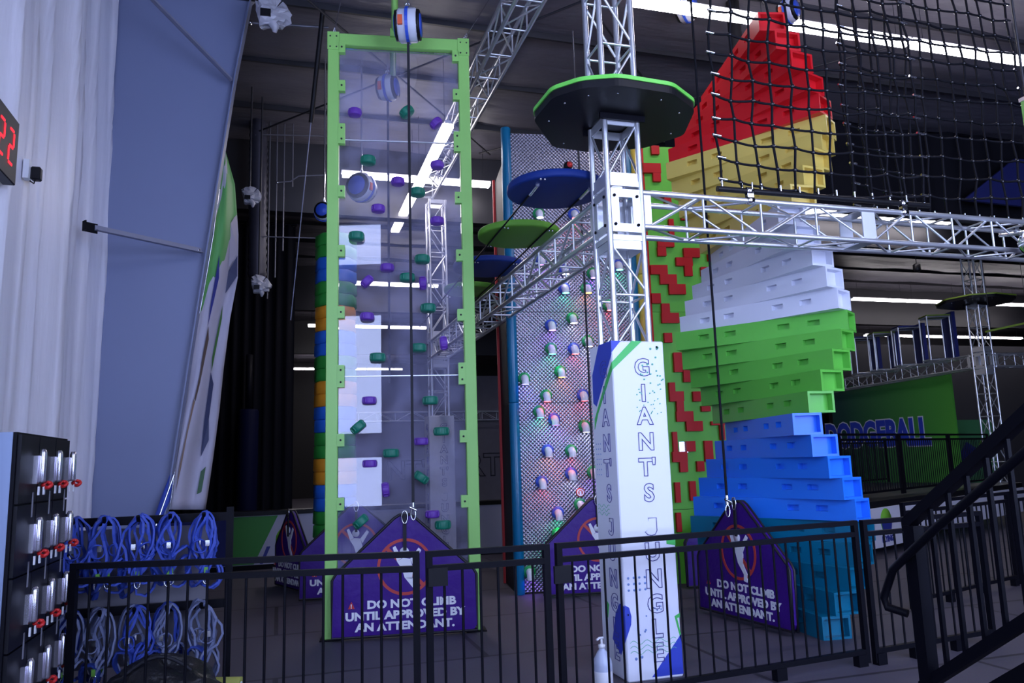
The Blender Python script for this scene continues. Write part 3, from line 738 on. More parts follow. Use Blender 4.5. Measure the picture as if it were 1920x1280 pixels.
PIECES = [A((163,193,205,237)), A((122,280,213,330),(172,330,213,373)), A((185,425,265,452),(228,452,265,478)), A((312,520,355,565)), A((250,560,280,640)), A((195,655,280,700),(195,700,240,745)),
 A((325,705,408,752),(287,752,372,795),(330,795,372,845)), A((160,790,247,837),(207,837,293,886),(252,886,338,937)), A((165,932,213,982)), A((215,983,258,1030),(215,1030,305,1080)),
 A((445,710,478,770)), A((228,1130,270,1178)), A((412,800,450,845)), Bq((168,268,215,365),(217,350,258,415)), Bq((145,418,178,463),(148,463,222,512),(183,512,222,563),(183,563,270,612),(232,612,317,660)),
 Bq((265,463,308,512)), Bq((308,535,355,562)), Bq((357,612,428,630),(400,630,428,705)), Bq((163,665,192,765),(163,765,240,815),(200,815,242,865)), Bq((232,712,280,762)), Bq((322,710,370,812)),
 Bq((285,812,325,862)), Bq((175,918,207,1018)), Bq((248,912,285,1008)), Bq((182,1070,212,1165))]
for rects in PIECES:
    b = MB(WM)
    for r in rects:
        x0, z1 = wl(r[0], r[1], .05); x1, z0 = wl(r[2], r[3], .05)
        b.box(x0, x1, -.05, .004, z0, z1)
    b.build('red_block', M_rb, twall)
_x0, _z1 = wl(1274, 828, .03); _x1, _z0 = wl(1291, 848, .03)
MB(WM).box(_x0, _x1, -.012, .004, _z0, _z1).build('mirror_plate', M_chrome, twall)
_q = Yp(462, 960, 14.2); t = thing('padded_post', (_q.x, 14.2, 0), 'dark navy padded post in the darkness above low wall', 'padded post')
MB(Matrix.Translation((_q.x, 14.2, 0))).lathe([(.16, 0), (.17, .02), (.17, 2.6), (.15, 2.64)], 16).build('pad_sleeve', mat('night navy vinyl', (0.002, 0.003, 0.022), .6, spec=.1), t)
MB(Matrix.Translation((_q.x, 14.2, 0))).lathe([(.06, 2.6), (.06, 3.6)], 10).build('post_core', M_black, t)
belay(Yp(1285, 10, 8.0), WANG-.7, 'white belay drum with blue cap at top right of near column', drop=None, r=.21, w=.17, top=CEIL-Yp(1285, 10, 8.0).z-.21)

# ------------------------------------------------------------------ twisted tower of long boxes
TC = Vector((4.742, 6.792, 0)); TL, TW, TH = 1.778, .2725, .1955
ANG = [-96.2,-87.9,-77.7,-69,-60.5,-66.7,-75.2,-84,-93.1,-102.7,-92.9,-83.5,-73.6,-64.2,-54.4,-64.2,-72.6,-82,-91.5,-101,-92,-82.7,-73,-65,-57.5,-63.3,-73.5,-83.7,-93.1,-102.5]
TCOL = [('teal', (0.0, 0.145, 0.25)), ('blue', (0.02, 0.20, 0.85)), ('green', (0.12, 0.50, 0.06)), ('white', (0.74, 0.76, 0.85)), ('yellow', (0.76, 0.58, 0.13)), ('red', (0.72, 0.012, 0.02))]
tower = thing('climbing_tower', TC, 'twisting tower of long stacked boxes in teal, blue, green, white, yellow and red', 'climbing tower')
for i, a in enumerate(ANG):
    nm, col = TCOL[i//5]; m = mat(nm+' moulded plastic', col, 0.32, vary=0.04, vscale=2.0)
    M = frame_z(TC+Vector((0, 0, i*TH)), math.radians(a))
    b = MB(M); h = TH; L, w = TL, TW
    slots = [(L*(.5+s)-.06, h*.42, L*(.5+s)+.06, h*.70) for s in (-.32, -.155, .155, .32)]
    b.recess((-L/2, -w/2, 0), (1, 0, 0), (0, 0, 1), (0, -1, 0), L, h, slots, .06)
    b.recess((L/2, w/2, 0), (-1, 0, 0), (0, 0, 1), (0, 1, 0), L, h, slots, .06)
    rim = [(.022, .022, w-.022, h-.022)]
    b.recess((L/2, -w/2, 0), (0, 1, 0), (0, 0, 1), (1, 0, 0), w, h, rim, .07)
    b.recess((-L/2, w/2, 0), (0, -1, 0), (0, 0, 1), (-1, 0, 0), w, h, rim, .07)
    b.add([(-L/2, -w/2, 0), (L/2, -w/2, 0), (L/2, w/2, 0), (-L/2, w/2, 0)], [(3, 2, 1, 0)])
    b.add([(-L/2, -w/2, h), (L/2, -w/2, h), (L/2, w/2, h), (-L/2, w/2, h)], [(0, 1, 2, 3)])
    b.build('box_level', m, tower)
PX = Yp(1376, 40, 7.95).x
tp = thing('support_pole', (PX, 7.95, 0), 'thick black pole rising behind the top of twisted tower', 'pole')
MB().tube([(PX, 7.95, 0), (PX, 7.95, CEIL)], .085, 16).build('pole', M_blackplastic, tp)
belay(Yp(1478, 22, 7.1), WANG-.9, 'belay drum with blue face behind topmost red box', drop=None, r=.14, w=.15, top=CEIL-Yp(1478, 22, 7.1).z-.14)
P0 = Yp(1293, -30, 6.0); P1 = Yp(1363, 935, 5.95)
t = thing('climbing_rope', (P1.x, P1.y, P1.z), 'black belay rope hanging in front of the twisted tower', 'rope')
MB().tube([P0, P1+(P0-P1)*.5, P1], .011, 8).build('rope', M_rope, t)
MB(Matrix.Translation(P1)).tube([(0, 0, .03), (0, 0, -.05)], .016, 8).tube([(-.03, -.02, .0), (.03, -.02, -.03)], .012, 8).tube([(.02*math.sin(a), 0, -.10+.05*math.cos(a)) for a in [2*PI*i/14 for i in range(14)]], .006, 6, True).build('carabiner', M_chrome, t)
# ------------------------------------------------------------------ second, distant stacked column left of the frame
P = Zp(630, 1112, 0); P = P+Vector((0, .25, 0))
t = thing('climbing_tower', P, 'slim stacked column in green, blue and orange behind the green frame', 'climbing tower')
cols = [(0.03, 0.30, 0.04), (0.02, 0.14, 0.62), (0.75, 0.30, 0.02)]
order = [0, 1, 0, 2, 1, 0, 2, 1, 0, 2, 1, 0, 2, 1]; k = 0
for i, c in enumerate(order[::-1]):
    for j in range(2):
        m = mat('stack colour %d' % c, cols[c], 0.4); z0 = (2*i+j)*.172
        a = .25*math.sin((2*i+j)*.7)
        MB(frame_z(P+Vector((0, 0, z0)), a)).lathe([(.27, 0), (.29, .012), (.285, .16), (.27, .172)], 8).build('block', m, t)

# ------------------------------------------------------------------ cargo nets above the right truss
def cargo_net(x0, x1, y, zlo, zhi, lab, seed, barx1, barlab, left_open=True, bow=.02):
    t = thing('cargo_net', (x0, y, zlo), lab, 'cargo net', 'black cargo nets')
    r2 = random.Random(seed); nv = max(2, round((x1-x0)/.195)); nh = round((zhi-zlo)/.196)
    def pt(i, j):
        u = i/nv; g = r2_tab[i][j]
        return Vector((x0+(x1-x0)*u+g[0], y+.03*math.sin(3.0*u+.4*j)+g[1], zlo+.05+(zhi-zlo)*j/nh - bow*math.sin(PI*u)*(2.0 if j < nh else 1)+g[2]))
    r2_tab = [[(r2.uniform(-.016, .016), r2.uniform(-.02, .02), r2.uniform(-.016, .016)) for j in range(nh+1)] for i in range(nv+1)]
    b = MB(); kn = MB()
    for i in range(nv+1):
        pts = [pt(i, j) for j in range(nh+1)]
        b.tube([Vector((x0+(x1-x0)*i/nv, y, zlo))]+pts, .0115, 6)
    for j in range(nh+1):
        pts = []
        for i in range(nv):
            p, q = pt(i, j), pt(i+1, j); pts += [p, p.lerp(q, .33)-Vector((0, 0, .006)), p.lerp(q, .66)-Vector((0, 0, .006))]
        pts.append(pt(nv, j)); b.tube(pts, .0115, 6)
    b.cur = 1; kn = b
    for i in range(nv+1):
        for j in range(nh+1): kn.lathe([(.010, -.018), (.020, -.010), (.020, .010), (.010, .018)], 8, pt(i, j))
    b.build('netting', [M_rope, mat('glossy black clip', (0.01, 0.01, 0.012), .12)], t)
    for j in range(nh+1):
        for i, s in ((0, -1), (nv, 1)):
            p = pt(i, j); MB().tube([p+Vector((-.035, -.012, .004)), p+Vector((.045, -.012, -.004))], .011, 8).build('ferrule', M_chrome, t)
    for i in range(nv+1):
        x = x0+(x1-x0)*i/nv; MB().tube([(x, y, zlo-.03), (x, y, zlo+.045)], .010, 8).build('ferrule', M_chrome, t)
    return t
nb = Yp(1348, 352, 5.49); nc = Yp(1725, 400, 5.49); 
cargo_net(3.57, 5.70, 5.49, 3.86, 6.6, 'near black cargo net hanging over the twisted tower', 5, 0, '')
cargo_net(5.20, 7.45, 5.80, 3.86, 6.5, 'second black cargo net overlapping behind, at upper right', 9, 0, '')
def net_bar(x0, x1, y, z, lab, clamps):
    t = thing('net_rail', (x0, y, z), lab, 'rail')
    MB().tube([(x0, y, z), (x1, y, z)], .024, 14).build('bar', M_blackplastic, t)
    for x in clamps:
        M = Matrix.Translation((x, y, z))
        MB(M).lathe([(.034, -.03), (.034, .03)], 12, (0, 0, 0), 'x').lathe([(.034, -.03), (.034, .03)], 12, (0, 0, -.085), 'x').box(-.03, .03, -.02, .02, -.08, 0).tube([(0, -.05, .0), (0, -.05, .06)], .008, 6).build('clamp', M_chrome, t)
net_bar(3.52, 5.75, 5.49, 3.83, 'black bar clamped along front truss tube under the near net', (3.83, 5.45))
net_bar(5.0, 7.8, 5.80, 3.83, 'black bar on rear truss tube under the second net', (5.4, 7.2))

# silver swivel head and lime post cap at the right edge of view
P = Yp(1932, 455, 5.3)
t = thing('silver_globe', P, 'shiny silver rounded globe beside the right end of truss', 'globe')  # rounded silver device, not a lamp
MB(Matrix.Translation(P)).lathe([(.10*math.sin(a), -.12*math.cos(a)) for a in [PI*i/14+.02 for i in range(15)]], 24).build('shell', M_chrome, t)
MB(Matrix.Translation(P)).lathe([(.103, -.012), (.103, .012)], 24).build('band', M_aluflat, t)
MB(Matrix.Translation(P)).tube([(0, 0, .11), (0, .2, .14), (0, .3, .16)], .02, 8).build('bracket', M_chrome, t)
P = Yp(1921, 188, 5.0)
t = thing('post_cap', P, 'lime green upright with grey cap at the right edge', 'post')
MB().box(P.x, P.x+.2, P.y, P.y+.04, P.z-.30, P.z).build('upright', M_lime, t)
MB().box(P.x-.01, P.x+.22, P.y-.02, P.y+.05, P.z, P.z+.035).build('cap', M_aluflat, t)
MB().tube([(P.x+.12, P.y+.08, P.z), (P.x+.12, P.y+.08, CEIL)], .012, 8).build('hanger', M_darksteel, t)

# ================================================================== FENCES
def fence(P, Q, lab, H=1.07, z=0.0, gap=.118, feet=True, latch=None, h2=.105, hinge=False):
    P, Q = Vector((P[0], P[1], z)), Vector((Q[0], Q[1], z)); d = Q-P; L = d.length; ang = math.atan2(d.y, d.x)
    t = thing('fence_panel', P, lab, 'fence', 'black tube fence panels'); M = frame_z(P, ang); r = .019
    for x in (0.02, L-.02): MB(M).box(x-.02, x+.02, -.02, .02, 0.02, H).build('post', M_black, t)
    for nm, zz in (('top_rail', H-.018), ('middle_rail', H-h2), ('bottom_rail', .10)):
        MB(M).box(.04, L-.04, -r, r, zz-.018, zz+.018).build(nm, M_black, t)
    n = max(2, round(L/gap))
    for i in range(1, n):
        x = L*i/n; MB(M).tube([(x, 0, .10), (x, 0, H-h2)], .0085, 6).build('baluster', M_black, t)
    if feet:
        for x in (L*.02+.03, L*.33, L*.67, L*.98-.03): MB(M).box(x-.045, x+.045, -.03, .03, 0, .085).build('foot', M_black, t)
    if latch:
        x, zz = latch
        MB(M).box(x-.05, x+.07, -.04, -.02, zz-.06, zz+.05).build('latch', M_blackplastic, t)
    return t
fa = Zp(134, 1056, 1.07); fb = Zp(786, 1033, 1.07); fc = Zp(798, 1033, 1.07); fd = Zp(1029, 1019, 1.07); fe = Zp(1041, 1018, 1.07); fg = Zp(1604, 975, 1.07); fh = Zp(1614, 975, 1.07)
fence(fa, fb, 'black tube gate in front of the harness rack and purple mat')
fence(fc, fd, 'short black fence panel between gate and white box', latch=(.06, .92))
fence(fe, fg, 'long black fence panel in front of the white printed box', latch=(.02, .88))
e2 = (fg-fe).normalized()
fence(fh, fh+Vector((1.35, .16, 0)), 'black fence panel between twisted tower and stair post')
fence((6.1, 6.6), (8.3, 7.3), 'black fence panel farther back, right of twisted tower', gap=.11)
fence((8.34, 7.31), (10.6, 8.0), 'black fence panel farther back, behind the stair railing', gap=.11)
# raised deck far right with printed skirt
D0 = Vector((8.7, 10.05, 0)); D1 = Vector((15.5, 13.2, 0)); DD = (D1-D0); dang = math.atan2(DD.y, DD.x); DM = frame_z(D0, dang); DL = DD.length
t = thing('raised_deck', D0, 'raised deck with white printed skirt panels at far right', 'deck')
MB(DM).box(-.2, DL, .02, 6.0, .72, .82).build('deck_board', M_blackplastic, t)
nP = 4
for i in range(nP):
    x0 = i*DL/nP
    o = MB(DM).box(x0+.01, x0+DL/nP-.01, 0, .02, .12 if i == 0 else .22, .72).build('skirt_panel', mat('white vinyl skirt', (0.62, 0.61, 0.68), .6), t)
M_logoG = mat('logo green', (0.15, 0.42, 0.03), .6); M_logoB = mat('logo navy', (0.02, 0.03, 0.22), .6)
def logo(M, x, z, r, parent, d=.004):
    MB(M).lathe([(r, -d), (r, 0)], 28, (x, 0, z), 'y').build('logo_disc', M_logoG, parent)
    MB(M).prism([(x-r*.95, z-.1*r), (x-r*.6, z+.15*r), (x-r*.2, z-.05*r), (x+r*.1, z+.2*r), (x+r*.5, z), (x+r*.95, z-.2*r), (x+r*.7, z-.75*r), (x, z-r), (x-r*.7, z-.75*r)], -d*2, 0, 'xz').build('logo_figure', M_logoB, parent)
    l = MB(lay(M, x, z-r*1.35, d)); l.mesh(text_mesh('FLYING', r*.62, r*.03, 0, 1.0, 'CENTER', .003)); l.build('logo_lettering', M_logoB, parent)
logo(DM, .52, .50, .20, t)
# end skirt facing the camera side
for (a, c) in (((0, 0.4), (2.25, 0.4)), ((2.3, 0.4), (4.6, .4)), ((4.65, .4), (6.9, .4))):
    p = DM @ Vector((a[0], a[1], 0)); q = DM @ Vector((c[0], c[1], 0))
    k = int(a[0]//2.2)
    fence(p, q, 'black fence panel on the raised deck edge, %s from tower' % ('first', 'second', 'third')[k], z=.82, feet=False, gap=.10)
for (a, c) in (((-.1, 2.8), (2.4, 2.8)), ((2.5, 2.8), (4.9, 2.8)), ((5.0, 2.8), (7.4, 2.8))):
    p = DM @ Vector((a[0], a[1], 0)); q = DM @ Vector((c[0], c[1], 0))
    k = min(2, int((a[0]+.2)//2.4))
    fence(p, q, 'black fence panel across the raised deck middle, %s from tower' % ('first', 'second', 'third')[k], z=.82, feet=False, gap=.10)
t = thing('padded_block', DM @ Vector((3.6, 5.0, .82)), 'dark padded lump standing in front of the green banner', 'pad')
MB(DM @ Matrix.Translation((3.6, 5.0, .82))).lathe([(.55, 0), (.58, .4), (.5, .75), (.3, .95), (.05, 1.0)], 20).build('pad', mat('charcoal vinyl', (0.015, 0.014, 0.016), .6), t)

# green banner wall with big word
_b = (Vector((RX-.03, RY+.2, 3.58))-RL).normalized()
def GP(px, py): return Pp(px, py, RL+Vector((.55, 0, 0)), Vector((_b.y, -_b.x, 0)).normalized())
c0, c1_, c2 = GP(1556, 728), GP(1780, 697), GP(1793, 835)
gd = Vector((c1_.x-c0.x, c1_.y-c0.y, 0)); gang = math.atan2(gd.y, gd.x); GM = frame_z((c0.x, c0.y, 0), gang); GL = gd.length
t = thing('banner_wall', (c0.x, c0.y, 0), 'dark green banner wall with blue white-outlined word at right', 'banner')
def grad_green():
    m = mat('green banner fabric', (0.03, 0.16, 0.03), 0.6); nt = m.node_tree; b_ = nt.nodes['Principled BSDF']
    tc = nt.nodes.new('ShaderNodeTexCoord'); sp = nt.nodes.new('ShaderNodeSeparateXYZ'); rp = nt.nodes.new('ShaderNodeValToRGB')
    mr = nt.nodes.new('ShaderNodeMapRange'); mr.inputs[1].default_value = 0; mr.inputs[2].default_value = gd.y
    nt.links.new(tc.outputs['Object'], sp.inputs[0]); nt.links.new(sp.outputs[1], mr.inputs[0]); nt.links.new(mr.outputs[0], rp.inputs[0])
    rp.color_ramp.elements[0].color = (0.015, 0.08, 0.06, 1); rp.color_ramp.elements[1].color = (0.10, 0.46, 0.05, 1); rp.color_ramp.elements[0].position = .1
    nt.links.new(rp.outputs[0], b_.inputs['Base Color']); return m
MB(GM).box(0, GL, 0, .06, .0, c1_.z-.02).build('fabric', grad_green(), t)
def gl(px, py): 
    n_ = GM.to_3x3() @ Vector((0, -1, 0)); q = GM.inverted() @ Pp(px, py, Vector((c0.x, c0.y, 0)), n_); return q.x, q.z
xa, za = gl(1553, 845); xb, zb = gl(1738, 783)
me = text_mesh('DODGEBALL', 1.0, .045, 0, 1.0, 'CENTER', .006); me2 = text_mesh('DODGEBALL', 1.0, .080, 0, 1.0, 'CENTER', .004)
wd = max(v.co.x for v in me.vertices)-min(v.co.x for v in me.vertices); ht = max(v.co.y for v in me.vertices)-min(v.co.y for v in me.vertices)
sx, sz = (xb-xa)/wd*1.02, (zb-gl(1738, 838)[1])/ht
for m_, mm, dd, nm in ((me2, M_white, .004, 'letter_outline'), (me, mat('royal blue print', (0.03, 0.07, 0.60), .5), .012, 'lettering')):
    l = MB(lay(GM, (xa+xb)/2, (zb+gl(1738, 838)[1])/2, dd) @ Matrix.Diagonal((sx, sz, 1, 1))); l.mesh(m_); l.build(nm, mm, t)
t2 = thing('mural_panel', GP(1793, 820), 'small green and navy mural panel behind the distant column', 'mural')
q0 = GP(1792, 786); q1 = GP(1862, 786); 
M2 = frame_z((q0.x+.3, q0.y+.3, 0), 0.1)
MB(M2).box(0, 1.3, 0, .05, 0, q0.z).build('board', mat('mural green', (0.07, 0.26, 0.10), .6), t2)
MB(M2).prism([(.1, .95), (.5, .95), (.6, 1.6), (.3, 1.75), (.05, 1.5)], -.006, 0, 'xz').build('navy_shape', M_logoB, t2)
MB(M2).lathe([(.25, -.006), (.25, 0)], 24, (.95, 0, 1.55), 'y').build('lime_circle', M_logoG, t2)
# grey partition beyond
struct('wall_partition', MB().box(17.5, 40, 21.5, 21.7, 0, 5.2), mat('grey partition', (0.05, 0.05, 0.06), .8))

# square aluminium frames with blue pads on the distant truss
bd = (Vector((RX-.03, RY+.2, 3.58))-RL); bl = bd.length; bdn = bd.normalized()
M_navy = mat('navy pad', (0.008, 0.015, 0.16), .5)
for i, (pxl, pxr, pyt, pyb, w_) in enumerate(((1608, 1641, 650, 698, 'farthest'), (1643, 1680, 640, 687, 'second farthest'), (1690, 1731, 628, 676, 'second nearest'), (1745, 1792, 613, 667, 'nearest'))):
    s = (.36, .53, .735, .94)[i]; P = RL+bd*s+Vector((0, 0, .17))
    P = Pp(pxl+14, pyb, RL, Vector((bdn.y, -bdn.x, 0)).normalized()); P.z = RL.z+(P-RL).dot(bdn)*bdn.z+.20
    H = .95 if i < 3 else 1.05
    t = thing('square_obstacle', P, 'square aluminium frame with navy pad on distant truss, %s of four' % w_, 'obstacle', 'square frames on the distant truss')
    M = frame_z(P, math.radians(-20)); w2, r = .27, .022
    for x in (-w2, w2):
        for y in (-.2, .2): MB(M).tube([(x, y, 0), (x, y, H)], r, 6).build('upright', M_alu, t)
    for z in (.0, H):
        g = MB(M)
        for y in (-.2, .2): g.tube([(-w2, y, z), (w2, y, z)], r, 6)
        for x in (-w2, w2): g.tube([(x, -.2, z), (x, .2, z)], r, 6)
        g.build('square_ring', M_alu, t)
    MB(M).box(w2+.02, w2+.10, -.28, .28, -.02, H+.1).build('pad', M_navy, t)
    MB(M).box(-w2, w2+.05, -.22, .22, H+.02, H+.05).build('top_board', M_olive if i % 2 else M_navy, t)
t = thing('hanging_step', Yp(1893, 612, 12.4), 'olive tilted step plank right of the distant platform', 'plank')
P = Yp(1893, 612, 12.4); MB(frame_z(P, -.3) @ Matrix.Rotation(-.18, 4, 'Y')).box(-.5, .5, -.06, .06, -.02, .02).build('plank', M_olive, t)
MB(frame_z(P, -.3)).tube([(-.4, 0, 0), (-.4, 0, 1.6)], .006, 5).tube([(.4, 0, 0), (.4, 0, 1.6)], .006, 5).build('hanger', M_darksteel, t)
P = Yp(1719, 502, 13.6); t = thing('stage_lamp', P, 'small black stage lamp hanging below the right truss', 'lamp')
MB(Matrix.Translation(P)).lathe([(.05, -.1), (.08, -.05), (.08, .07), (.04, .1)], 16).build('can', M_blackplastic, t)
MB(Matrix.Translation(P)).tube([(0, 0, .1), (0, 0, 6.02-P.z)], .01, 6).build('stem', M_darksteel, t)

# ================================================================== STAIR RAILING (front right)
RXX = 2.83
def rp(px, py): v = Xp(px, py, RXX); return v
M_rail = mat('satin black rail', (0.003, 0.003, 0.006), 0.45, spec=0.10)
top0 = rp(1712, 985); top1 = rp(1925, 790); dv = top1-top0
t = thing('stair_railing', (RXX, top0.y, 0), 'black stair railing with steep handrail at front right', 'railing')
MB().box(RXX-.03, RXX+.03, top0.y-.03, top0.y+.03, 0, top0.z).build('newel_post', M_rail, t)
n0 = Vector((RXX, top0.y+.04, top0.z-.0)); n1 = n0+dv*2.2
sl = dv.z/dv.y
def slab_rail(p, q, hw, hh): 
    b = MB(); v = []
    for P_ in (p, q):
        for x in (-hw, hw):
            for z in (-hh, hh): v.append((P_.x+x, P_.y, P_.z+z))
    b.add(v, [(0, 1, 3, 2), (4, 6, 7, 5), (0, 4, 5, 1), (2, 3, 7, 6), (0, 2, 6, 4), (1, 5, 7, 3)]); return b
slab_rail(n0, n1, .028, .029).build('top_rail', M_rail, t)
b0 = rp(1738, 1283); b1 = rp(1925, 1163); dB = b1-b0
slab_rail(b0-dB*.05, b0+dB*2.4, .022, .028).build('bottom_rail', M_rail, t)
k = 0; y = top0.y-.11
while y > top0.y-1.1:
    zt = n0.z+sl*(y-n0.y); zb_ = b0.z+(dB.z/dB.y)*(y-b0.y)
    MB().box(RXX-.009, RXX+.009, y-.009, y+.009, zb_, zt).build('baluster', M_rail, t); y -= .108
h0 = rp(1702, 1062); h1 = rp(1925, 862); off = Vector((-.07, 0, 0))
lp = [Xp(1702, 1150, RXX-.03), Xp(1664, 1138, RXX-.07), Xp(1657, 1120, RXX-.07), Xp(1674, 1068, RXX-.07), Xp(1702, 1040, RXX-.07), Xp(1760, 985, RXX-.07), Xp(1925, 845, RXX-.07), Xp(1990, 788, RXX-.07)]
MB().tube(lp, .019, 12).build('grab_rail', M_rail, t)
# stair stringer with treads
t = thing('staircase', (RXX+.15, top0.y, 0), 'black steel stair flight at bottom right corner', 'stairs')
p0 = Xp(1846, 1284, RXX+.1); p1 = Xp(1925, 1238, RXX+.1)
sd = (p1-p0)/(p1.y-p0.y)
g0 = p0+sd*((top0.y-.1)-p0.y); g1 = p0+sd*((top0.y-1.6)-p0.y)
st = MB(); th2 = .26
for X in (RXX+.1, RXX+1.2): st.add([(X+e, P_.y, P_.z-dz) for e in (0, .02) for P_ in (g0, g1) for dz in (0, th2)], [(0, 2, 3, 1), (4, 5, 7, 6), (0, 4, 6, 2), (1, 3, 7, 5), (0, 1, 5, 4), (2, 6, 7, 3)])
st.build('stringer', M_black, t)
for i in range(5):
    y = top0.y-.2-.28*i; z = (g0.z+(g1.z-g0.z)*((y-g0.y)/(g1.y-g0.y)))-.1
    if z > 0: MB().box(RXX+.12, RXX+1.2, y-.26, y, z-.03, z).build('tread', M_black, t)

# ================================================================== LEFT SIDE: LOCKERS, CLOCK, RACK
M_lockside = mat('blue grey locker side', (0.21, 0.27, 0.40), 0.32, 0.3); M_lockdoor = mat('black locker door', (0.006, 0.006, 0.009), 0.42, spec=.16)
LX = -1.28; LY0 = 4.55; LW = .325; LH = 1.83; LD = .45
t = thing('locker_unit', (LX-LD/2, LY0, 0), 'black and blue grey locker bank at lower left wall', 'lockers')
MB().box(LX-LD, LX-.02, LY0-.012, LY0+3*LW+.012, 0, LH).build('cabinet_body', M_lockside, t)
MB().box(LX-.022, LX-.004, LY0-.012, LY0+3*LW+.012, 0, LH).build('face_frame', M_black, t)
MR = mat('red wrist key', (0.6, 0.02, 0.02), .4); M_cyl = mat('brushed lock', (0.75, 0.73, 0.80), .25, .9)
for c in range(3):
    for r in range(5):
        y0, y1 = LY0+c*LW+.006, LY0+(c+1)*LW-.006; z1 = LH-.012-r*.362; z0 = z1-.352
        d = MB().box(LX-.004, LX+.014, y0, y1, z0, z1).build('door', M_lockdoor, t)
        yl, zl = y1-.06, z1-.17
        MB().box(LX+.014, LX+.036, yl-.030, yl-.002, zl-.085, zl+.065).lathe([(.016, -.08), (.02, -.07), (.02, .08), (.012, .10)], 10, (LX+.05, yl+.004, zl)).build('coin_lock', M_cyl, d)
        MB().tube([(LX+.07+.02*math.sin(a), yl+.035+.012*math.sin(a*2), zl-.095+.014*math.cos(a)) for a in [2*PI*i/10 for i in range(10)]], .011, 6, True).build('wrist_key', MR, d)
        MB().box(LX+.05, LX+.058, yl+.03, yl+.05, zl-.145, zl-.10).box(LX+.045, LX+.053, yl-.045, yl-.03, zl-.145, zl-.10).build('key_tag', M_whiteplastic, d)
        MB().box(LX+.014, LX+.016, yl-.016, yl+.006, zl-.26, zl-.13).build('number_label', mat('grey label', (0.25, 0.25, 0.30), .6), d)
# digital clock
t = thing('digital_clock', (-1.85, 5.7, 4.0), 'black digital wall clock with red numerals at left edge', 'clock')
cy1 = Xp(37, 232, -1.80).y; cz1 = Xp(37, 232, -1.80).z; cz0 = Xp(33, 353, -1.80).z
CW = 1.15
bevel(MB().box(-1.88, -1.80, cy1-CW, cy1, cz0, cz1).build('case', M_blackplastic, t), .006)
M_seg = emit('red led', (1.0, 0.03, 0.05), 1.6)
def seg(y, z, w, h, which):
    b = MB(); s = .008; x0, x1 = -1.80, -1.794
    S_ = {'a': (y+.01, y+w-.01, z+h-s, z+h+s), 'g': (y+.01, y+w-.01, z+h/2-s, z+h/2+s), 'd': (y+.01, y+w-.01, z-s, z+s),
          'b': (y+w-s, y+w+s, z+h/2+.012, z+h-.012), 'c': (y+w-s, y+w+s, z+.012, z+h/2-.012), 'f': (y-s, y+s, z+h/2+.012, z+h-.012), 'e': (y-s, y+s, z+.012, z+h/2-.012)}
    for ch in which: q = S_[ch]; b.box(x0, x1, *q)
    return b
zc = (cz0+cz1)/2-.06
seg(cy1-.19, zc-.06, .09, .24, 'abged').build('numeral', M_seg, t); seg(cy1-.38, zc-.06, .09, .24, 'abged').build('numeral', M_seg, t); seg(cy1-.62, zc-.06, .09, .24, 'bc').build('numeral', M_seg, t)
MB().box(-1.80, -1.794, cy1-.475, cy1-.46, zc+.01, zc+.03).box(-1.80, -1.794, cy1-.475, cy1-.46, zc+.10, zc+.12).build('colon', M_seg, t)
P = Xp(57, 318, -1.86); t = thing('power_adapter', P, 'black plug-in power adapter on white outlet below clock', 'adapter')
MB().box(-1.90, -1.86, P.y-.04, P.y+.03, P.z-.08, P.z+.07).build('outlet_plate', M_whiteplastic, t)
bevel(MB().box(-1.86, -1.79, P.y-.005, P.y+.06, P.z-.075, P.z+.03).build('adapter_body', M_blackplastic, t), .01)
MB().tube([(-1.83, P.y+.02, P.z-.075), (-1.83, P.y, P.z-.11), (-1.85, P.y-.03, P.z-.10)], .005, 6).build('lead', M_blackplastic, t)

# harness rack
RYY = 6.25
pA = Yp(124, 975, RYY); pB = Yp(432, 950, RYY)
x0, x1 = pA.x, pB.x
t = thing('harness_rack', (x0, RYY, 0), 'black steel rack with two bars full of harnesses', 'rack')
for x in (x0, x1): MB().box(x-.025, x+.025, RYY-.025, RYY+.025, 0, pB.z).build('upright', M_black, t)
ztop, zmid = Yp(280, 974, RYY).z, Yp(280, 1140, RYY).z
for z in (ztop, zmid): MB().box(x0, x1, RYY-.02, RYY+.02, z-.03, z+.03).build('bar', M_black, t)
MB().box(x0+.02, x1-.16, RYY+.10, RYY+.115, .25, ztop-.06).build('back_board', mat('grey board', (0.22, 0.21, 0.25), .6), t)
MB().box(x0-.1, x1+.1, RYY-.18, RYY+.25, 0.0, .05).build('foot', M_black, t)
hx = [Yp(px, 975, RYY).x for px in (150, 207, 268, 326, 387)]
for z in (ztop, zmid):
    for x in hx: MB().tube([(x, RYY-.02, z), (x, RYY-.20, z+.01), (x, RYY-.22, z+.04)], .013, 8).build('hook', M_black, t)
M_hb = mat('blue webbing', (0.028, 0.068, 0.42), 0.6); M_hb2 = mat('dark blue padding', (0.02, 0.05, 0.30), .65); M_hgr = mat('grey padding', (0.16, 0.19, 0.33), .6); M_gr = mat('green loop', (0.15, 0.40, 0.05), .5)
def oval(c, rx, rz, tilt, yaw, n=18, wob=0.0, r2=None):
    out = []; R = Matrix.Rotation(yaw, 3, 'Z') @ Matrix.Rotation(tilt, 3, 'Y')
    for i in range(n):
        a = 2*PI*i/n; k = 1+(r2.uniform(-wob, wob) if r2 else 0)
        out.append(Vector(c)+R @ Vector((rx*k*math.cos(a), .02*math.sin(2*a), rz*k*math.sin(a))))
    return out
ords = ['first', 'second', 'third', 'fourth', 'fifth']
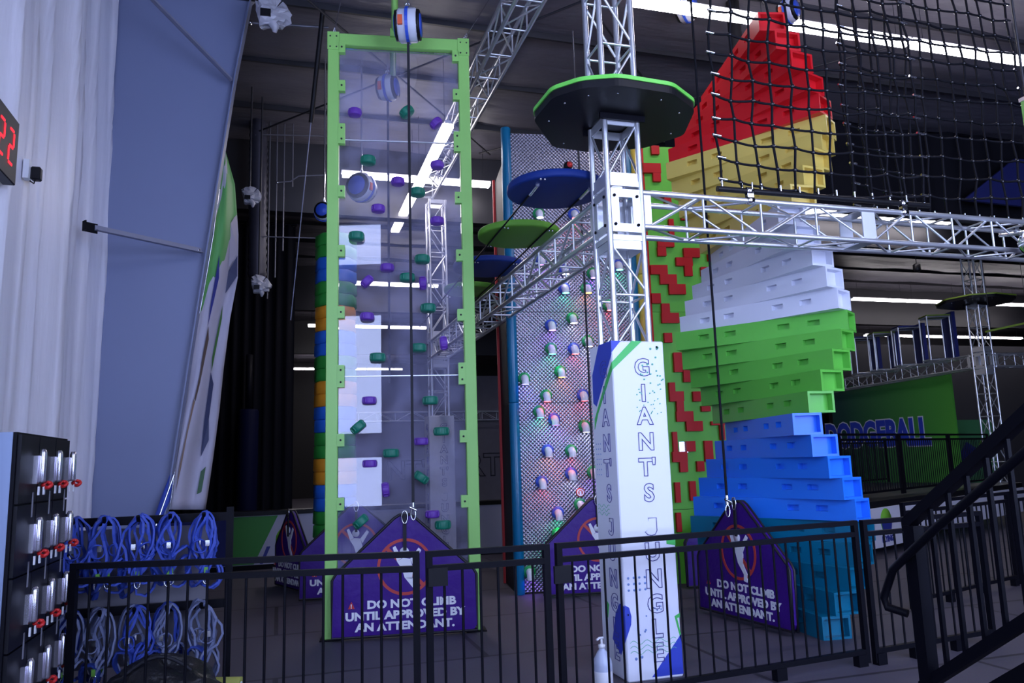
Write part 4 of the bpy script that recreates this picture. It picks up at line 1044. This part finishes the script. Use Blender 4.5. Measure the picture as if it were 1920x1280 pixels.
def harness(x, y, z, seed, lab, grey=False):
    r2 = random.Random(seed); P = Vector((x, y, z)); t = thing('climbing_harness', P, lab, 'harness', 'climbing harnesses on the rack')
    m1, m2 = (M_hgr, M_hb2) if grey else (M_hb, M_hb2)
    wz = .17+r2.uniform(-.02, .03); c = P+Vector((r2.uniform(-.02, .02), 0, -wz+.012))
    _wb = MB().ribbon(oval(c, .065+r2.uniform(0, .03), wz, r2.uniform(-.12, .12), r2.uniform(-.5, .5), 22, .05, r2), .05, .012, (.35, -1, 0), True).build('waist_belt', m1, t)
    for s in (-1, 1):
        cc = P+Vector((s*.055+r2.uniform(-.02, .02), .01*s, -wz*2-.045+r2.uniform(-.03, .03)))
        MB().ribbon(oval(cc, .06+r2.uniform(0, .02), .085+r2.uniform(0, .03), r2.uniform(-.5, .5), s*.6, 16, .08, r2), .045, .014, (.3*s, -1, 0), True).build('leg_loop', m2 if s < 0 else m1, t)
    b = MB()
    for k in range(4):
        xx = r2.uniform(-.09, .09); pts = []
        for i in range(8):
            u = i/7; pts.append(P+Vector((xx*math.sin(PI*u*r2.uniform(.9, 1.1))*1.3+.02*math.sin(u*9+k), -.03-.02*math.sin(u*5+k), .015-.42*u*r2.uniform(.9, 1.05))))
        b.ribbon(pts, .016, .004, (1, .2, 0))
    b.tube(oval(P+Vector((r2.uniform(-.08, .08), -.03, -.22)), .05, .045, .4, .3, 14), .006, 6, True)
    b.build('strap', m1, t)
    q = P+Vector((r2.uniform(-.03, .03), -.05, -.44))
    MB().tube([q+Vector((.02*math.sin(a), .0, .04*math.cos(a))) for a in [2*PI*i/12 for i in range(12)]], .006, 6, True).build('carabiner', M_chrome, t)
    MB().box(q.x-.012, q.x+.012, q.y-.01, q.y+.01, q.z+.03, q.z+.075).build('belay_loop', M_gr, t)
    q2 = P+Vector((r2.uniform(-.06, .06), -.045, -.2)); MB().box(q2.x-.014, q2.x+.014, q2.y-.008, q2.y+.004, q2.z-.02, q2.z+.02).build('buckle', M_chrome, _wb)
for i, x in enumerate(hx):
    for j in range(2):
        harness(x+.012*j-.006, RYY-.08-.08*j, ztop+.03, 10*i+j, '%s harness on top rack bar, %s hook from the lockers' % (('rear blue', 'front blue')[j], ords[i]))
    for j in range(2):
        harness(x+.02*j-.01, RYY-.08-.08*j, zmid+.03, 100+10*i+j, '%s harness on lower rack bar, %s hook from the lockers' % (('rear', 'front')[j], ords[i]), grey=(i+j) % 3 != 0)
# black bag and foam roller in front of the rack
P = Vector((-.72, 5.74, 0)); t = thing('duffel_bag', P, 'black crumpled bag on the floor below the harness rack', 'bag')
b = MB(Matrix.Translation(P)); n, m_ = 28, 12; vs = []
r2 = random.Random(4)
for j in range(m_+1):
    ph = PI/2*j/m_
    for i in range(n):
        a = 2*PI*i/n; k = 1+.10*math.sin(5*a+2*j*.4)+.06*math.sin(9*a+j)+r2.uniform(-.04, .04)
        vs.append((.44*k*math.cos(a)*math.cos(ph), .26*k*math.sin(a)*math.cos(ph), .40*math.sin(ph)*(1+.10*math.sin(3*a+1))))
fs = [(j*n+i, j*n+(i+1) % n, (j+1)*n+(i+1) % n, (j+1)*n+i) for j in range(m_) for i in range(n)]
b.add(vs, fs, True); b.build('bag_body', mat('black nylon', (0.010, 0.010, 0.012), .35, bump=.5, bscale=12), t)
MB(Matrix.Translation(P)).tube([(-.2+.05*i, -.1, .34+.10*math.sin(PI*i/8)) for i in range(9)], .012, 6).build('handle', M_web, t)
P = Zp(452, 1282, .10); t = thing('foam_roller', P, 'pale yellow foam roller end beside the rack foot', 'foam roller')
MB().tube([P+Vector((0, -.0, 0)), P+Vector((-.35, .12, 0))], [.05, .05], 16).build('foam', mat('pale yellow foam', (0.50, 0.52, 0.12), .7), t)
MB().tube([P+Vector((.004, -.001, 0)), P+Vector((-.01, .003, 0))], .02, 12).build('core', M_whiteplastic, t)

# banner hanging at the column flange
def banner_mat():
    m = mat('printed banner cloth', (0.6, 0.6, 0.65), .6); nt = m.node_tree; b_ = nt.nodes['Principled BSDF']
    u = nt.nodes.new('ShaderNodeUVMap'); sp = nt.nodes.new('ShaderNodeSeparateXYZ'); nt.links.new(u.outputs[0], sp.inputs[0])
    n = nt.nodes.new('ShaderNodeTexNoise'); n.inputs['Scale'].default_value = 3; nt.links.new(u.outputs[0], n.inputs['Vector'])
    ad = nt.nodes.new('ShaderNodeMath'); ad.operation = 'MULTIPLY_ADD'; ad.inputs[1].default_value = .25; nt.links.new(n.outputs['Fac'], ad.inputs[0])
    ml = nt.nodes.new('ShaderNodeMath'); ml.operation = 'MULTIPLY_ADD'; ml.inputs[1].default_value = -.22; nt.links.new(sp.outputs[0], ml.inputs[0]); nt.links.new(sp.outputs[1], ml.inputs[2])
    nt.links.new(ml.outputs[0], ad.inputs[2])
    r = nt.nodes.new('ShaderNodeValToRGB'); nt.links.new(ad.outputs[0], r.inputs[0]); r.color_ramp.interpolation = 'CONSTANT'
    e = r.color_ramp.elements; e[0].color = (0.48, 0.46, 0.56, 1); e[1].position = .70; e[1].color = (0.10, 0.36, 0.09, 1)
    x = e.new(.93); x.color = (0.46, 0.46, 0.56, 1); x = e.new(1.0); x.color = (0.08, .32, .08, 1)
    nt.links.new(r.outputs[0], b_.inputs['Base Color']); return m
Lp = [(419, 285), (410, 360), (400, 440), (383, 540), (364, 640), (352, 720), (340, 800), (328, 880), (318, 955)]
Rp = [(423, 285), (440, 345), (447, 440), (446, 520), (431, 600), (419, 690), (411, 770), (399, 860), (385, 955)]
t = thing('banner', Yp(350, 955, 9.4), 'printed green and white banner draped on the column edge', 'banner')
vs = []; uvs = []; nu = 12
def lerp_list(Ls, v): 
    f = v*(len(Ls)-1); i = min(int(f), len(Ls)-2); u = f-i; return (Ls[i][0]+(Ls[i+1][0]-Ls[i][0])*u, Ls[i][1]+(Ls[i+1][1]-Ls[i][1])*u)
nv = 40
for j in range(nv+1):
    v = j/nv; l_, r_ = lerp_list(Lp, v), lerp_list(Rp, v)
    for i in range(nu+1):
        u = i/nu; px, py = l_[0]+(r_[0]-l_[0])*u, l_[1]+(r_[1]-l_[1])*u
        vs.append(Yp(px, py, 9.40+.45*u+.05*math.sin(u*9+v*3)+.03*math.sin(v*14+u*4))); uvs.append((u, 1-v))
fs = [(j*(nu+1)+i, j*(nu+1)+i+1, (j+1)*(nu+1)+i+1, (j+1)*(nu+1)+i) for j in range(nv) for i in range(nu)]
b = MB(); b.add(vs, fs, True); o = b.build('cloth', banner_mat(), t)
uvl = o.data.uv_layers.new(name='UVMap')
for lp_ in o.data.loops: uvl.data[lp_.index].uv = uvs[lp_.vertex_index]
sm = o.modifiers.new('thick', 'SOLIDIFY'); sm.thickness = .004
def bpt(u, v, d=.03):
    l_, r_ = lerp_list(Lp, v), lerp_list(Rp, v); px, py = l_[0]+(r_[0]-l_[0])*u, l_[1]+(r_[1]-l_[1])*u
    return Yp(px, py, 9.40+.45*u+.05*math.sin(u*9+v*3)+.03*math.sin(v*14+u*4)-d)
def bfig(outline, m_):
    MB().add([bpt(*q) for q in outline], [tuple(range(len(outline)))]).build('print_figure', m_, t)
bfig([(.36, .48), (.44, .52), (.40, .58), (.36, .64), (.30, .69), (.26, .68), (.32, .62), (.33, .55)], mat('print brown', (.09, .06, .05), .6))
bfig([(.24, .68), (.29, .69), (.20, .78), (.16, .88), (.10, .95), (.12, .86), (.18, .76)], mat('print rust', (.22, .14, .10), .6))
bfig([(.34, .30), (.42, .36), (.38, .42), (.34, .48), (.30, .42)], M_logoB)
bfig([(.68, .44), (.74, .48), (.70, .56), (.66, .62), (.62, .58)], mat('print leaf green', (.05, .16, .04), .6))
bfig([(.64, .62), (.76, .66), (.74, .76), (.82, .82), (.66, .86), (.62, .76)], mat('print navy', (.04, .05, .12), .6))
bfig([(.72, .90), (.84, .89), (.82, .955), (.70, .96)], mat('print grass', (.06, .14, .07), .6))
bfig([(.70, .22), (.98, .20), (.98, .30), (.70, .34)], mat('print grey', (.40, .38, .46), .6))
bfig([(.70, .35), (.98, .31), (.98, .37), (.70, .41)], MATS['print navy'])
MB().tube([Yp(x_, y_, 9.36) for x_, y_ in Lp], .008, 6).build('edge_cord', M_chrome, t)

# blue bundle of tools leaning at the column foot
P = Yp(322, 890, 9.2); P1 = Yp(290, 985, 9.1)
t = thing('belay_strap_bundle', P1, 'bright blue strap bundle against column foot above the rack', 'strap')
MB().tube([P, P.lerp(P1, .5)+Vector((.02, 0, 0)), P1], [.02, .05, .03], 10).build('strap_bundle', M_hb, t)
MB().tube([P+Vector((.03, -.06, .0)), P1+Vector((.02, -.06, 0))], .008, 6).build('cord', M_chrome, t)

# ------------------------------------------------------------------ low padded wall across the back, added dark backdrop, far wall details
LWY = 13.62
t = thing('low_mural_wall', (1.0, LWY, 0), 'low white, green and navy printed wall behind the green frame', 'low wall')
MB().box(-2.0, 6.5, LWY, LWY+.15, .08, .86).build('wall_board', mat('pale printed wall', (0.36, 0.36, 0.46), .6), t)
MB().box(-2.0, 6.5, LWY-.02, LWY+.4, .86, .93).build('top_pad', M_blackplastic, t)
MB().box(-2.0, 6.5, LWY+.01, LWY+.15, 0, .08).build('plinth', M_black, t)
def lx(px, py): v = Yp(px, py, LWY); return v.x, v.z
g0_, g1_, g2_ = lx(521, 978), lx(476, 1050), lx(430, 978)
MLW = Matrix.Translation((0, LWY, 0))
MB(MLW).prism([(g2_[0], .09), (g1_[0], .09), (g0_[0], .85), (g2_[0], .85)], -.006, 0, 'xz').build('green_field', mat('mural leaf green', (0.03, 0.20, 0.03), .6), t)
MB(MLW).prism([(-2.0, .09), (g2_[0]-.02, .09), (g2_[0]-.02, .85), (-2.0, .85)], -.006, 0, 'xz').build('navy_field', M_navy, t)
cx_, cz_ = lx(543, 1012)
logo(MLW, cx_, cz_+.02, .22, t, .008)
MB(MLW).prism([(lx(487, 1058)[0], .09), (lx(493, 1058)[0], .09), (lx(507, 1035)[0], .36), (lx(500, 1030)[0], .36)], -.006, 0, 'xz').build('navy_dash', M_logoB, t)
t = thing('dark_backdrop', (-.9, 14.55, 0), 'tall black curtain added to fill the darkness left of green frame', 'backdrop')  # added sheet that keeps the depth at far left black
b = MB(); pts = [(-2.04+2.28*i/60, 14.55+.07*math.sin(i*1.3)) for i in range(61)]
b.add([(x, y, z) for x, y in pts for z in (0, 6.1)], [(2*i, 2*i+2, 2*i+3, 2*i+1) for i in range(60)], True); b.build('cloth', mat('black backdrop sheet', (0.006, 0.006, 0.009), .9, spec=.1), t)
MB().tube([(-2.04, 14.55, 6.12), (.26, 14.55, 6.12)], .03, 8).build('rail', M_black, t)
# grey wall in the depth with outlined letters
GWY = 26.0
struct('wall_rear_partition', MB().box(1.2, 13, GWY, GWY+.15, 0, 4.6), M_backwall)
t = thing('wall_lettering', (2.4, GWY-.02, 1.0), 'large outlined letters on the far grey wall', 'lettering')
l = MB()
P = Yp(907, 873, GWY); l.M = lay(Matrix.Translation((0, GWY-.02, 0)), P.x, P.z, 0); l.mesh(text_mesh('RT', 1.05, .02, .016, 1.0))
P = Yp(762, 883, GWY); l.M = lay(Matrix.Translation((0, GWY-.02, 0)), P.x, P.z, 0); l.mesh(text_mesh("NT'", .85, .02, .016, 1.0))
l.build('letters', mat('dark outline paint', (0.03, 0.03, 0.045), .7), t)
beam_truss((1.3, GWY-.19, 3.2), (9.0, GWY-.19, 3.2), 'far aluminium truss beam low across the grey wall', False, .6)
P = Yp(945, 470, 9.8)

t = thing('darkening_sheet', (6.3, 10.6, 6.2), 'wide black sheet added to darken the area high behind the second cargo net', 'added sheet')  # added sheet that blacks out the lit ceiling behind the net
b = MB(); pts = [(5.9+10.5*i/80, 10.6+.06*math.sin(i*1.1)) for i in range(81)]
b.add([(x, y, z) for x, y in pts for z in (5.75, CEIL-.05)], [(2*i, 2*i+2, 2*i+3, 2*i+1) for i in range(80)], True); b.build('cloth', MATS['black backdrop sheet'], t)
MB().tube([(5.9, 10.6, CEIL-.06), (16.4, 10.6, CEIL-.06)], .025, 8).build('rail', M_black, t)
q0 = Yp(1806, 375, 10.3); q1 = Yp(1925, 300, 10.3)
t = thing('navy_panel', (q0.x, 10.3, q0.z), 'dark navy slanted panel high at the right edge behind net', 'panel')
MB().prism([(q0.x, q0.z), (q1.x+.6, q0.z-.05), (q1.x+.6, q1.z), (q1.x-.3, q1.z)], 10.28, 10.34, 'xz').build('panel_sheet', mat('navy sheet', (0.010, 0.014, 0.10), .6), t)
MB().tube([(q1.x, 10.31, q1.z-.02), (q1.x, 10.31, CEIL-.02)], .01, 6).build('hanger', M_darksteel, t)
# ------------------------------------------------------------------ conduits, duct and lamps in the dark upper left
def conduit(pts, lab, r=.012, nm='conduit_pipe'):
    P = Vector(pts[0]); t = thing(nm, P, lab, 'pipe')
    MB().tube(pts, r, 8).build('pipe', mat('dull conduit', (0.16, 0.16, 0.19), .4, .5), t)
    MB().lathe([(r*1.5, -.02), (r*1.5, .02)], 8, P).build('coupling', M_chrome, t)
for i, (px, y0, y1) in enumerate(((510, 70, 560), (523, 75, 520), (537, 20, 470), (552, 72, 350))):
    _a = Yp(px, y0, 12.8); _b = Yp(px-8, y1, 12.8); conduit([(_a.x, 12.8, CEIL), (_a.x, 12.8, _b.z)], 'thin vertical conduit in dark upper left, %s from duct' % ords[i])
conduit([Yp(480, 207, 12.78), Yp(640, 212, 12.78)], 'thin horizontal conduit near top left of green frame, upper', .014)
conduit([Yp(480, 252, 12.78), Yp(640, 256, 12.78)], 'thin horizontal conduit near top left of green frame, lower', .01)
conduit([Yp(478, 443, 12.78), Yp(610, 447, 12.78)], 'thin horizontal conduit left of the frame at mid height', .01)
conduit([Yp(520, 342, 12.78), Yp(545, 340, 12.78), Yp(560, 330, 12.78), Yp(612, 328, 12.78)], 'bent conduit beside the green frame', .012)
conduit([Yp(468, 43, 9.5), Yp(616, 52, 9.5)], 'light conduit bar joining the top left of frame', .02)
P = Yp(487, 60, 12.9); Q = Yp(482, 520, 12.9)
t = thing('flexible_duct', Q, 'ribbed grey flexible duct hanging beside the tapered column', 'duct')
n = 70; rr = [.135 if i % 2 else .155 for i in range(n)]
MB().tube([P.lerp(Q, i/(n-1)) for i in range(n)], rr, 14).build('duct', mat('dark duct foil', (0.06, 0.06, 0.085), .45, .4), t)
MB().tube([P, P+Vector((0, 0, CEIL-P.z))], .05, 10).build('collar', M_darksteel, t)
t = thing('leaning_pole', Yp(545, 600, 10.2), 'long thin black pole leaning left of the green frame', 'pole')
MB().tube([Yp(608, -5, 9.2), Yp(583, 230, 9.6)], .03, 10).build('pole', M_blackplastic, t)
MB().tube([Yp(583, 230, 9.6), Yp(545, 600, 10.2)], .007, 8).build('tip', M_brace, t)
def floodlight(px, py, y, lab, s=1.0, seed=1):
    P = Yp(px, py, y); t = thing('floodlight', P, lab, 'floodlight', 'wrapped floodlights'); r2 = random.Random(seed)
    n, m_ = 18, 10; vs = []
    for j in range(m_+1):
        ph = -PI/2+PI*j/m_
        for i in range(n):
            a = 2*PI*i/n; k = 1+r2.uniform(-.28, .22); vs.append((.17*s*k*math.cos(a)*(math.cos(ph)+.05), .10*s*k*math.sin(a)*(math.cos(ph)+.05), .14*s*math.sin(ph)+.05*s*math.cos(2*a)))
    fs = [(j*n+i, j*n+(i+1) % n, (j+1)*n+(i+1) % n, (j+1)*n+i) for j in range(m_) for i in range(n)]
    b = MB(Matrix.Translation(P) @ Matrix.Rotation(.6, 4, 'Y')); b.add(vs, fs)
    b.tube([(.06*s, -.03, -.08*s), (.13*s, -.05, -.11*s), (.15*s, -.02, -.15*s)], [.05*s, .045*s, .02*s], 7)
    b.build('plastic_wrap', mat('pale plastic wrap', (0.42, 0.42, 0.47), .3), t)
    MB(Matrix.Translation(P)).box(-.10*s, .0, -.125*s, -.02, -.09*s, -.02*s).build('lens', M_blackplastic, t)
    MB(Matrix.Translation(P)).tube([(-.02*s, .03, .05), (-.02*s, .06, CEIL-.09-P.z)], .014, 6).build('stem', M_darksteel, t)
floodlight(508, 26, 8.75, 'white wrapped floodlight at top of the dark left corner', 1.15)
floodlight(470, 368, 11.5, 'white wrapped floodlight beside banner at mid height', .8, 3)
floodlight(487, 535, 11.8, 'pale wrapped floodlight low beside the banner', .8, 5)

# sanitiser jug beside the printed box
P = Vector((2.19, 5.32, 0)); t = thing('pump_bottle', P, 'white gallon pump bottle standing left of the printed box', 'bottle')
P = Zp(1132, 1293, 0); t.location = P; WLOC[t.name] = P.copy()
M = Matrix.Translation(P)
MB(M).lathe([(.06, 0), (.068, .012), (.068, .17), (.064, .20), (.03, .262), (.022, .27), (.022, .285)], 28).build('jug_body', mat('translucent white jug', (0.52, 0.58, 0.74), .3), t)
MB(M).lathe([(.0685, .03), (.0690, .032), (.0690, .13), (.0685, .132)], 28).build('label_band', M_white, t)
MB(M).lathe([(.0693, .03), (.0695, .031), (.0695, .052), (.0693, .053)], 28).build('blue_band', mat('label blue', (.08, .2, .7), .5), t)
MB(M).lathe([(.025, .282), (.025, .305), (.008, .31), (.008, .35)], 16).tube([(.012, 0, .35), (-.02, -.01, .352), (-.045, -.02, .342)], .008, 8).build('pump_head', M_whiteplastic, t)
